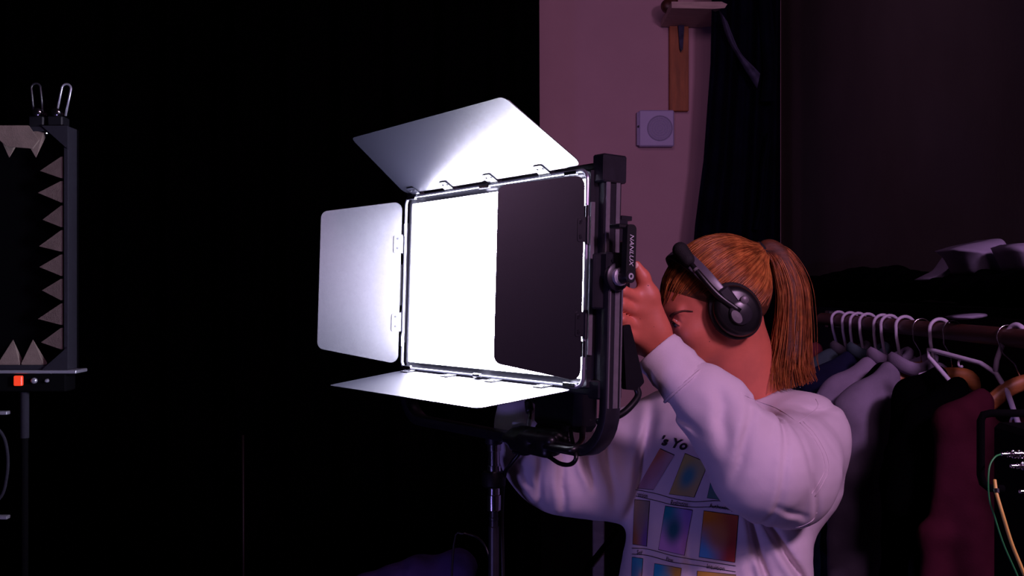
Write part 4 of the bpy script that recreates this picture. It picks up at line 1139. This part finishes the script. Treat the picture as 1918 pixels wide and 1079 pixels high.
def cloth_heap(name, label, cat, outline, d, depth, m, sd):
    """a crumpled cloth: outline is its front contour, d its distance"""
    pts = [P(x, y, d) for x, y in outline]; c_ = sum(pts) / len(pts)
    n, rings = len(pts), 7; v = []
    for r in range(rings + 1):
        t = r / rings
        for p in pts:
            q_ = c_ + (p - c_) * math.cos(t * math.pi / 2) ** 0.6
            w_ = wob(q_[0], q_[1], q_[2], 46, sd) * 0.014 + 0.010 * math.sin(60 * (q_[0] + 0.7 * q_[2]) + sd)
            v.append(q_ + V(0, -depth * math.sin(t * math.pi / 2) * 0.5 + w_ * t, 0))
    f = [(r * n + k, r * n + (k + 1) % n, (r + 1) * n + (k + 1) % n, (r + 1) * n + k) for r in range(rings) for k in range(n)]
    f.append(tuple(rings * n + k for k in range(n)))
    b = len(v); v += [p + V(0, depth * 0.8, 0) for p in pts]; f += [(k, b + k, b + (k + 1) % n, (k + 1) % n) for k in range(n)]
    f.append(tuple(b + k for k in range(n - 1, -1, -1)))
    return tag(obj(name, mesh(v, f, True), m), label, cat)
o_ = [V(*p) for p in ((1782, 468), (1815, 458), (1850, 451), (1868, 447), (1878, 458), (1893, 465), (1902, 490), (1910, 512), (1885, 520), (1850, 518), (1818, 514), (1808, 498), (1797, 480))]
cloth_heap('white_shirt', 'crumpled pale shirt on top of the shelf heap', 'shirt', [tuple(q) for q in spline(o_ + [o_[0]], 3)[:-1]], 2.82, 0.14, 'white_cloth', 3)
o_ = [V(*p) for p in ((1728, 524), (1748, 514), (1764, 505), (1778, 486), (1786, 478), (1784, 498), (1776, 512), (1760, 526))]
cloth_heap('pale_sleeve', 'thin pale sleeve trailing left of the crumpled shirt', 'cloth', [tuple(q) for q in spline(o_ + [o_[0]], 3)[:-1]], 3.02, 0.08, 'white_cloth', 8)
o_ = [V(*p) for p in ((1888, 462), (1918, 455), (1960, 470), (1975, 505), (1950, 522), (1916, 512), (1902, 490))]
cloth_heap('pale_scarf', 'pale lilac cloth at the right end of the shelf heap', 'cloth', [tuple(q) for q in spline(o_ + [o_[0]], 3)[:-1]], 2.60, 0.12, 'white_cloth', 11)
o_ = [V(*p) for p in ((1782, 594), (1800, 590), (1835, 587), (1856, 589), (1835, 596), (1800, 599))]
cloth_heap('paper_sheet', 'thin pale strip of cloth lying on the rail below the shelf', 'cloth', [tuple(q) for q in spline(o_ + [o_[0]], 2)[:-1]], 2.58, 0.05, 'white_cloth', 4)

# ---------------------------------------------------------------- hangers and garments
def tube_hanger(y, lab, roll=0.0, yaw=0.0, m='hanger_white', hookm=None, half=0.205, drop=0.085, group='white plastic hangers on the rail', r=0.0048, name='clothes_hanger'):
    """hook over the rail, neck below it, two arms and a lower bar"""
    t = thing(name, lab, 'hanger', (RX, y, RZ), group)
    R_ = Matrix.Rotation(yaw, 3, 'Z') @ Matrix.Rotation(roll, 3, 'Y')
    def X(p): return np.array(R_ @ Vector(p)) + V(RX, y, RZ)
    hk = [X((0.026 * math.cos(a), 0, 0.003 + 0.026 * math.sin(a))) for a in np.linspace(-0.1, math.pi, 12)] + [X((-0.024, 0, -0.03)), X((-0.016, 0, -0.075)), X((-0.004, 0, -0.098))]
    MB().tube(hk, r, 8).build('hook', hookm or m, t, True)
    nz = -0.10
    fr = [X(p) for p in ((0, 0, nz), (0.05, 0, nz - 0.012), (half - 0.02, 0, nz - drop), (half, 0, nz - drop - 0.012), (half - 0.012, 0, nz - drop - 0.026), (0, 0, nz - drop - 0.026), (-half + 0.012, 0, nz - drop - 0.026), (-half, 0, nz - drop - 0.012), (-half + 0.02, 0, nz - drop), (-0.05, 0, nz - 0.012))]
    MB().tube(fr, r, 8, closed=True).build('frame', m, t, True)
    for s in (-1, 1):
        b = (s * 0.10, 0, nz - 0.04)
        MB().tube([X((b[0] + 0.008 * math.cos(a), 0, b[2] - 0.012 + 0.010 * math.sin(a))) for a in np.linspace(math.pi * 0.5, math.pi * 1.9, 8)], r * 0.55, 6).build('strap_hook', m, t, True)
    return t
def wood_hanger(y, lab, roll=0.0, yaw=0.0, half=0.215):
    t = thing('wooden_hanger', lab, 'hanger', (RX, y, RZ), 'wooden hangers on the rail')
    R_ = Matrix.Rotation(yaw, 3, 'Z') @ Matrix.Rotation(roll, 3, 'Y')
    def X(p): return np.array(R_ @ Vector(p)) + V(RX, y, RZ)
    hk = [X((0.024 * math.cos(a), 0, 0.003 + 0.024 * math.sin(a))) for a in np.linspace(-0.4, math.pi, 12)] + [X((-0.022, 0, -0.03)), X((-0.004, 0, -0.06)), X((0, 0, -0.10))]
    MB().tube(hk, 0.0019, 6).build('hook', 'steel', t, True)
    pts = [X(p) for p in ((-half, 0.0, -0.195), (-half * 0.75, 0, -0.170), (-half * 0.4, 0, -0.130), (-0.03, 0, -0.108), (0.03, 0, -0.108), (half * 0.4, 0, -0.130), (half * 0.75, 0, -0.170), (half, 0, -0.195))]
    MB().tube(spline(pts, 4), 0.012, 10, flat=1.5).build('arms', 'wood_hanger', t, True)
    return t


def garment(name, lab, cat, y, m, x0=RX, zt=1.285, half=0.20, slope=0.085, length=0.95, thick=0.055, sl=0.45, sleeve_out=0.06, sd=0, collar=None, r_s=0.045, yaw=0.0, neck=0.06):
    t = thing(name, lab, cat, (x0, y, zt - length * 0.5))
    ca, sa = math.cos(yaw), math.sin(yaw)
    def X(x, yy, z): return V(x0 + x * ca - yy * sa, y + x * sa + yy * ca, z)
    lo_ = V(x0 - half - sleeve_out - 0.14, y - 0.20, max(zt - length - 0.05, 0.1)); hi_ = V(x0 + half + sleeve_out + 0.14, y + 0.20, zt + 0.10)
    f = Field(lo_, hi_, 0.0085)
    for s in (-1, 1):
        tip = X(s * (half - 0.01), 0, zt - slope)
        f.cone(X(s * neck, 0, zt - 0.01), tip, 0.030, 0.040, 0.04)
        f.chain([tip, X(s * (half + sleeve_out * 0.6), 0.01, zt - slope - sl * 0.45), X(s * (half + sleeve_out), 0.0, zt - slope - sl)], [r_s, r_s * 0.95, r_s * 0.85], 0.03)
    f.rbox(X(0, 0, zt - 0.05 - (length - 0.05) / 2), (half - 0.015, thick, (length - 0.05) / 2), thick * 0.8, 0.05, np.array([[ca, sa, 0], [-sa, ca, 0], [0, 0, 1]]))
    f.displace(lambda x, yy, z: 0.013 * np.sin((x - x0) * 46 + sd + 1.6 * np.sin(3.2 * z + sd)) * np.clip((zt - 0.03 - z) / 0.25, 0.1, 1) + 0.006 * wob(x, yy, z, 24, sd))
    f.cone(X(0, 0, zt + 0.06), X(0, 0, zt - 0.03), 0.045, 0.030, 0.02, cut=True)
    body_ = obj('cloth', f.mesh(2), m, t)
    if collar:
        rp_ = [X(0.052 * math.cos(a), 0.040 * math.sin(a), zt + 0.012 + 0.012 * math.cos(a * 2)) for a in np.linspace(0, 6.283, 25)[:-1]]
        MB().tube(rp_, 0.014, 8, closed=True, flat=1.6).build('collar', collar, body_, True)
    return t
gm = lambda n, c, v=0.25, s=9: mat(n, c, 0.95, 0, v, s, 0.15, 220, spec=0.05)
M['g_teal'] = gm('muted_teal_cloth', (0.055, 0.085, 0.10)); M['g_lilac'] = gm('lilac_cloth', (0.30, 0.25, 0.36)); M['g_lav'] = gm('lavender_cloth', (0.27, 0.23, 0.33))
M['g_maroon'] = gm('maroon_cloth', (0.050, 0.008, 0.017), 0.6, 7); M['g_rose'] = gm('rose_cloth', (0.12, 0.025, 0.04)); M['g_navy'] = gm('navy_shirt_cloth', (0.012, 0.013, 0.04)); M['g_grey'] = gm('grey_cloth', (0.08, 0.072, 0.09))

garment('rose_shirt', 'dusky rose shirt at the far end of the clothes rail', 'shirt', 3.62, 'g_rose', sd=1, zt=1.30, half=0.19, length=0.8)
garment('teal_shirt', 'muted teal shirt hanging behind the lilac shirt', 'shirt', 3.44, 'g_teal', sd=2, zt=1.285, half=0.20, length=0.9, collar='g_grey')
garment('navy_shirt', 'dark navy shirt hanging between teal and lilac shirts', 'shirt', 3.27, 'g_navy', sd=3, zt=1.29, half=0.17, length=0.9, collar='g_teal')
garment('lilac_shirt', 'lilac shirt with sloping shoulder left of the lavender jacket', 'shirt', 3.08, 'g_lilac', sd=4, zt=1.285, half=0.19, slope=0.12, length=0.95, collar='g_lilac', r_s=0.036)
garment('black_waistcoat', 'black garment squeezed between lilac shirt and lavender jacket', 'garment', 2.96, 'black_cloth', sd=8, zt=1.27, half=0.15, length=1.0, thick=0.025, sl=0.3, sleeve_out=0.02, r_s=0.03)
garment('lavender_jacket', 'long lavender grey jacket with hanging sleeve next to the sweatshirt', 'jacket', 2.84, 'g_lav', x0=1.065, sd=5, zt=1.285, half=0.175, slope=0.115, length=1.10, sl=0.75, sleeve_out=0.035, collar='g_lav', r_s=0.034, thick=0.045)
garment('black_coat', 'long black coat filling the middle of the rail', 'coat', 2.64, 'black_cloth', x0=1.115, sd=6, zt=1.29, half=0.140, length=1.15, thick=0.045, r_s=0.038, slope=0.06, sleeve_out=0.02)
garment('black_dress', 'black dress hanging just left of the maroon shirt', 'dress', 2.47, 'black_cloth', sd=7, zt=1.28, half=0.150, length=1.15, thick=0.035, sl=0.2, r_s=0.04)
garment('maroon_shirt', 'mottled maroon shirt on a wooden hanger nearest the camera', 'shirt', 2.33, 'g_maroon', x0=1.085, sd=9, zt=1.262, half=0.135, slope=0.055, length=0.9, sl=0.55, sleeve_out=0.02, r_s=0.036, thick=0.035)

tube_hanger(3.56, 'white hanger at the far end of the rail, turned sideways toward the ponytail', yaw=0.15, roll=-0.10)
tube_hanger(3.44, 'white hanger carrying the muted teal shirt')
tube_hanger(3.36, 'white hanger close beside the teal shirt hanger', roll=0.04, half=0.15)
tube_hanger(3.27, 'white hanger carrying the dark navy shirt')
tube_hanger(3.14, 'white hanger just behind the lilac shirt hanger', roll=0.05, half=0.15)
tube_hanger(3.08, 'white hanger carrying the lilac shirt')
tube_hanger(2.96, 'white hanger holding the squeezed black garment', half=0.14)
tube_hanger(2.72, 'white hanger standing alone on the bare stretch of rail', half=0.10)
tube_hanger(2.31, 'large tilted empty white hanger in front of the maroon shirt', roll=0.62, yaw=-1.27, r=0.0058)
wood_hanger(2.84, 'wooden hanger with steel hook holding the lavender jacket', half=0.13)
wood_hanger(2.64, 'wooden hanger with steel hook inside the long black coat', half=0.14)
wood_hanger(2.345, 'wooden hanger with pale orange arm holding the maroon shirt', roll=-0.30)

# ================================================================ camera gear at the lower right edge
mon = thing('camera_rig', 'black camera body with metal side sockets at the lower right edge', 'camera', P(1900, 1079, 1.15))
def mp_(px, py, d=1.15): return P(px, py, d)
a, b = mp_(1858, 790, 1.25), mp_(2060, 1150, 1.25)
MB().box(((a[0] + b[0]) / 2, 1.20, (a[2] + b[2]) / 2), ((b[0] - a[0]) / 2, 0.05, (a[2] - b[2]) / 2), None, 0.006).build('body', 'case_black', mon)
cg = [mp_(1930, 774, 1.14), mp_(1856, 774, 1.14), mp_(1842, 777, 1.14), mp_(1837, 788, 1.14), mp_(1837, 890, 1.14), mp_(1841, 905, 1.14), mp_(1852, 914, 1.14), mp_(1880, 916, 1.14)]
MB().tube(cg, 0.0042, 10).build('cage_bar', 'case_black', mon, True)
def bnc(px, py, s, name='socket'):
    o = mp_(px, py, 1.135); x = V(1, 0, 0)
    return MB().lathe(o, x, [(0, 0.0018 * s), (0.001, 0.0030 * s), (0.007, 0.0032 * s), (0.0075, 0.0042 * s), (0.010, 0.0042 * s), (0.011, 0.0034 * s), (0.013, 0.0034 * s), (0.0135, 0.0062 * s), (0.015, 0.0062 * s), (0.016, 0.0050 * s), (0.019, 0.0050 * s), (0.0195, 0.0064 * s), (0.022, 0.0064 * s), (0.023, 0.0046 * s), (0.06, 0.0046 * s)], 20).build(name, 'steel', mon)
bnc(1874, 851, 0.75); bnc(1892, 873, 0.75); bnc(1909, 921, 0.8)
tag(obj('green_cable', MB().tube(spline([mp_(1875, 851, 1.135), mp_(1864, 856, 1.13), mp_(1854, 872, 1.125), mp_(1851, 900, 1.12), mp_(1853, 935, 1.12), mp_(1862, 965, 1.12), mp_(1880, 1020, 1.12), mp_(1906, 1079, 1.12), mp_(1935, 1150, 1.12)], 6), 0.0010, 6).mesh(True), 'green_cable'), 'thin green cable looping from the metal socket', 'cable')
yc = thing('yellow_cable', 'yellow cable hanging down in front of the black camera', 'cable', mp_(1866, 930, 1.11))
MB().tube(spline([mp_(1863, 899, 1.125), mp_(1865, 915, 1.12), mp_(1868, 930, 1.115), mp_(1880, 970, 1.11), mp_(1895, 1018, 1.11), mp_(1912, 1060, 1.11), mp_(1940, 1130, 1.11)], 6), 0.0019, 8).build('cord', 'yellow_cable', yc, True)
MB().tube([mp_(1866, 916, 1.119), mp_(1867, 924, 1.117)], 0.0030, 8).build('clip', 'rubber', yc)

# ================================================================ foam lined box on its stand, far left
BY = 2.55
def bp(px, py, d=BY): return P(px, py, d)
x1 = bp(128, 0)[0]; x0 = x1 - 0.46; zt = bp(0, 236)[2]; zb_ = bp(0, 693)[2]; dp = 0.052
fb = thing('foam_lined_box', 'open fronted grey box lined with pointed foam pyramids at the left edge', 'sound box', ((x0 + x1) / 2, BY + dp / 2, zb_))
tk = 0.006
for nm, c, h in (('side_panel', (x1 - tk, BY + dp / 2, (zt + zb_) / 2), (tk, dp / 2, (zt - zb_) / 2)), ('side_panel', (x0 + tk, BY + dp / 2, (zt + zb_) / 2), (tk, dp / 2, (zt - zb_) / 2)),
                 ('top_panel', ((x0 + x1) / 2, BY + dp / 2, zt - tk), ((x1 - x0) / 2 - 2 * tk, dp / 2, tk)), ('bottom_panel', ((x0 + x1) / 2, BY + dp / 2, zb_ + tk), ((x1 - x0) / 2 - 2 * tk, dp / 2, tk)),
                 ('back_panel', ((x0 + x1) / 2, BY + dp + tk, (zt + zb_) / 2), ((x1 - x0) / 2, tk, (zt - zb_) / 2))):
    MB().box(c, h, None, 0.002).build(nm, 'inner_black' if nm == 'back_panel' else 'case_grey', fb)
def pyramid(c, n_, e1, e2, s, hgt):
    c, n_, e1, e2 = [np.array(q, float) for q in (c, n_, e1, e2)]; n_ = unit(n_)
    sh_ = 0.45 if hgt < 0.07 else 1.0
    v = [c + e1 * s * a * (sh_ if abs(e1[1]) > 0.5 else 1) + e2 * s * b * (sh_ if abs(e2[1]) > 0.5 else 1) for a, b in ((-1, -1), (1, -1), (1, 1), (-1, 1))]; v += [p + n_ * 0.004 for p in v]; v.append(c + n_ * hgt)
    return MB().add(v, [(3, 2, 1, 0)] + [(i, (i + 1) % 4, 4 + (i + 1) % 4, 4 + i) for i in range(4)] + [(4 + i, 4 + (i + 1) % 4, 8) for i in range(4)]).build('foam_pyramid', 'foam', fb, False)
s_ = 0.0255; n_ = 8; z_lo = bp(0, 657)[2]; z_hi = bp(0, 290)[2]
for row in range(1):
    for k in range(n_):
        z = z_hi - (z_hi - z_lo) * (k + 0.5) / n_
        for sx, xx in ((-1, x1 - 2 * tk - 0.004), (1, x0 + 2 * tk + 0.004)):
            pyramid((xx, BY + 0.016 + row * 0.060, z), (sx, 0.02, -0.12 + 0.1 * math.sin(k * 1.7)), (0, 1, 0), (0, 0, 1), s_, 0.060 + 0.006 * math.sin(k * 2.3))
    for k in range(6):
        x = x0 + 0.06 + (x1 - x0 - 0.12) * (k + 0.5) / 6
        pyramid((x, BY + 0.016 + row * 0.060, zb_ + 2 * tk), (0.10 * math.sin(k * 2), 0.0, 1), (1, 0, 0), (0, 1, 0), s_, 0.060)
        pyramid((x, BY + 0.016 + row * 0.060, zt - 2 * tk), (0.10 * math.sin(k * 3), 0.0, -1), (1, 0, 0), (0, 1, 0), s_, 0.062)
for (cx_, cz_, sx, sz) in ((x1, zb_, -1, 1), (x1, zt, -1, -1), (x0, zb_, 1, 1), (x0, zt, 1, -1)):
    MB().slab([(0, 0), (0.062 * sx, 0), (0.0, 0.055 * sz)], (cx_, BY - 0.003, cz_), V(1, 0, 0), V(0, 0, 1), V(0, 0.005, 0)).build('corner_gusset', 'case_grey', fb)
# loose upper lining flap
MB().slab([(-0.09, 0), (0.02, 0.0), (0.045, -0.035), (0.03, -0.055), (-0.03, -0.05)], (bp(40, 236)[0], BY - 0.006, zt), V(1, 0, 0), V(0, 0, 1), V(0, 0.006, 0)).build('lining_flap', 'foam', fb)
# clamps on top
def clamp(px, lab, tilt, m):
    o = bp(px, 250, BY + 0.03); o = V(o[0], BY + 0.02, zt)
    t = thing('spring_clamp', lab, 'clamp', o, 'clamps on the foam lined box')
    d = unit((math.sin(tilt), 0, math.cos(tilt))); s = np.cross(V(0, 1, 0), d)
    MB().box(o + V(0, 0, 0.012), (0.018, 0.022, 0.012), None, 0.003).build('jaw', 'black_plastic', t)
    MB().lathe(o + V(0, -0.02, 0.034), V(0, 1, 0), [(0, 0.007), (0.002, 0.010), (0.038, 0.010), (0.04, 0.007)], 14).build('pivot', 'steel', t)
    u = [o + d * 0.030 - s * 0.011, o + d * 0.095 - s * 0.011] + [o + d * (0.095 + 0.011 * math.sin(a)) - s * 0.011 * math.cos(a) for a in np.linspace(0.2, math.pi - 0.2, 7)] + [o + d * 0.095 + s * 0.011, o + d * 0.030 + s * 0.011]
    MB().tube(u, 0.0028, 8).build('handle', m, t, True)
    MB().box(o + V(0.004, -0.012, -0.006), (0.024, 0.006, 0.006), np.array(Matrix.Rotation(0.35, 3, 'Y')), 0.002).build('pad', 'steel', t)
    return t
clamp(113, 'steel looped spring clamp at the corner of the foam box', 0.20, 'frame_steel'); clamp(78, 'dark spring clamp standing left of the steel looped clamp', -0.10, 'black_metal')
# tray and post
bs = thing('box_stand', 'thin stand with steel tray edge under the foam lined box', 'stand', (bp(40, 0)[0], BY + 0.1, 0))
MB().box(((x0 + x1) / 2 + 0.006, BY + 0.03, zb_ - 0.0045), ((x1 - x0) / 2 + 0.014, 0.035, 0.004), None, 0.0015).build('tray', 'frame_steel', bs)
MB().box((bp(60, 0)[0] - 0.06, BY + 0.03, zb_ - 0.030), (0.14, 0.030, 0.022), None, 0.003).build('control_box', 'case_black', bs)
xx = bp(39, 0, BY)[0]
MB().tube([(xx, BY + 0.02, zb_ - 0.03), (xx, BY + 0.02, zb_ - 0.165)], 0.0105, 14).build('upper_post', 'case_grey', bs)
MB().tube([(xx, BY + 0.02, zb_ - 0.165), (xx, BY + 0.02, 0.06)], 0.0085, 14).build('lower_post', 'case_black', bs)  # darkness put into the colour: near black so the post fades out downwards
MB().box((xx, BY + 0.02, 0.03), (0.15, 0.15, 0.03), None, 0.01).build('foot', 'case_black', bs)
MB().box((bp(36, 0)[0], BY - 0.003, bp(0, 713)[2]), (0.010, 0.006, 0.012), None, 0.002).build('status_lamp', 'led_red', bs)
for px, r_ in ((65, 0.007), (89, 0.0045)):
    MB().lathe((bp(px, 0)[0], BY + 0.002, bp(0, 713)[2]), V(0, -1, 0), [(0, r_), (0.008, r_), (0.010, r_ * 0.7), (0.0105, 0.001)], 14).build('dial', 'frame_steel', bs)
for py in (775, 972):
    MB().box((bp(-40, 0)[0], BY + 0.02, bp(0, py)[2]), (0.062, 0.01, 0.004), None, 0.001).build('cross_bar', 'frame_steel', bs)
lo_ = [bp(-20, 790, BY - 0.03), bp(5, 815, BY - 0.03), bp(14, 850, BY - 0.03), bp(13, 890, BY - 0.03), bp(2, 930, BY - 0.03), bp(-30, 950, BY - 0.03)]
tag(obj('coiled_cable', MB().tube(spline(lo_, 6), 0.004, 8).mesh(True), 'case_grey'), 'curved grey cable hanging off the stand at the left edge', 'cable')
tag(obj('curtain_pipe', MB().tube([P(455, 815, 4.45), P(456, 1079, 4.45), V(P(456, 0, 4.45)[0], 4.45, 0.0)], 0.006, 8).mesh(True), 'pipe_brown'), 'thin dark upright pipe in front of the black drape', 'pipe')

# ================================================================ case with rolled blanket below the light
case = thing('equipment_case', 'black equipment case low behind the light stand', 'case', (-0.32, 2.75, 0))
MB().box((-0.34, 2.78, 0.27), (0.34, 0.20, 0.255), None, 0.012).build('body', 'case_black', case)
MB().box((-0.34, 2.78, 0.540), (0.342, 0.202, 0.016), None, 0.006).build('lid', 'case_black', case)
for x in (-0.5, -0.18): MB().box((x, 2.575, 0.50), (0.025, 0.006, 0.03), None, 0.003).build('latch', 'black_metal', case)
rb = Field((-0.80, 2.5, 0.50), (0.05, 2.95, 1.02), 0.007)
a_, b_ = P(600, 1150, 2.68), P(862, 1062, 2.66)
rb.cone(P(520, 1180, 2.70), (a_ * 0.3 + b_ * 0.7), 0.062, 0.062, 0.02); rb.cone(a_ * 0.3 + b_ * 0.7, b_ + V(0, 0, 0.0), 0.060, 0.045, 0.02)
rb.displace(lambda x, y, z: 0.003 * np.sin(70 * (x + 0.6 * z) + 2 * np.sin(30 * y)) + 0.005 * wob(x, y, z, 40, 5))
tag(obj('rolled_blanket', rb.mesh(2), 'violet_cloth'), 'rolled violet blanket on the equipment case', 'blanket')
pp_ = thing('pale_post', 'pale narrow wooden post standing behind the raised right sleeve', 'post', (P(1120, 0, 3.0)[0], 3.0, 0))
zt_ = P(0, 960, 3.0)[2]; xp_ = P(1121, 0, 3.0)[0]
MB().box((xp_, 3.0, zt_ / 2), (0.016, 0.016, zt_ / 2), None, 0.003).build('upright', 'plank', pp_)
MB().box((xp_, 3.0, 0.012), (0.15, 0.12, 0.012), None, 0.004).build('foot', 'plank', pp_)
tag(obj('black_strap', MB().tube([V(xp_ - 0.04, 2.972, zt_ - 0.155), V(xp_ + 0.05, 2.972, zt_ - 0.045)], 0.024, 8, flat=0.25).mesh(True), 'black_cloth'), 'black strap tied slantwise across the pale post', 'strap')
ar = spline([P(866, 1000, 2.15), P(885, 1003, 2.15), P(900, 1012, 2.14), P(911, 1028, 2.13), P(920, 1060, 2.12), P(924, 1100, 2.11)], 6)
tag(obj('cable_loop', MB().tube(spline([P(866, 1000, 2.15) + V(-0.03, 0.05, -0.25), P(850, 1020, 2.16)] + ar[::3] + [ar[-1]], 4), 0.0022, 8).mesh(True), 'rubber'), 'thin dark cable loop beside the light stand column', 'cable')

rc = thing('added_dark_case', 'large black case added to darken the lower mauve wall behind the sweatshirt', 'case', (0.33, 5.06, 0))  # invented dark block, added to cover the bright lower part of the wall
MB().box((0.33, 5.06, 0.40), (0.44, 0.28, 0.345), None, 0.012).build('body', 'case_black', rc)
MB().box((0.33, 5.06, 0.765), (0.443, 0.283, 0.018), None, 0.006).build('lid', 'case_black', rc)
for x in (-0.06, 0.72):
    for y in (4.83, 5.29): MB().cyl((x - 0.014, y, 0.028), (x + 0.014, y, 0.028), 0.028, n=16).build('caster', 'rubber', rc)
for x in (0.05, 0.60): MB().box((x, 4.775, 0.70), (0.03, 0.006, 0.035), None, 0.003).build('latch', 'black_metal', rc)
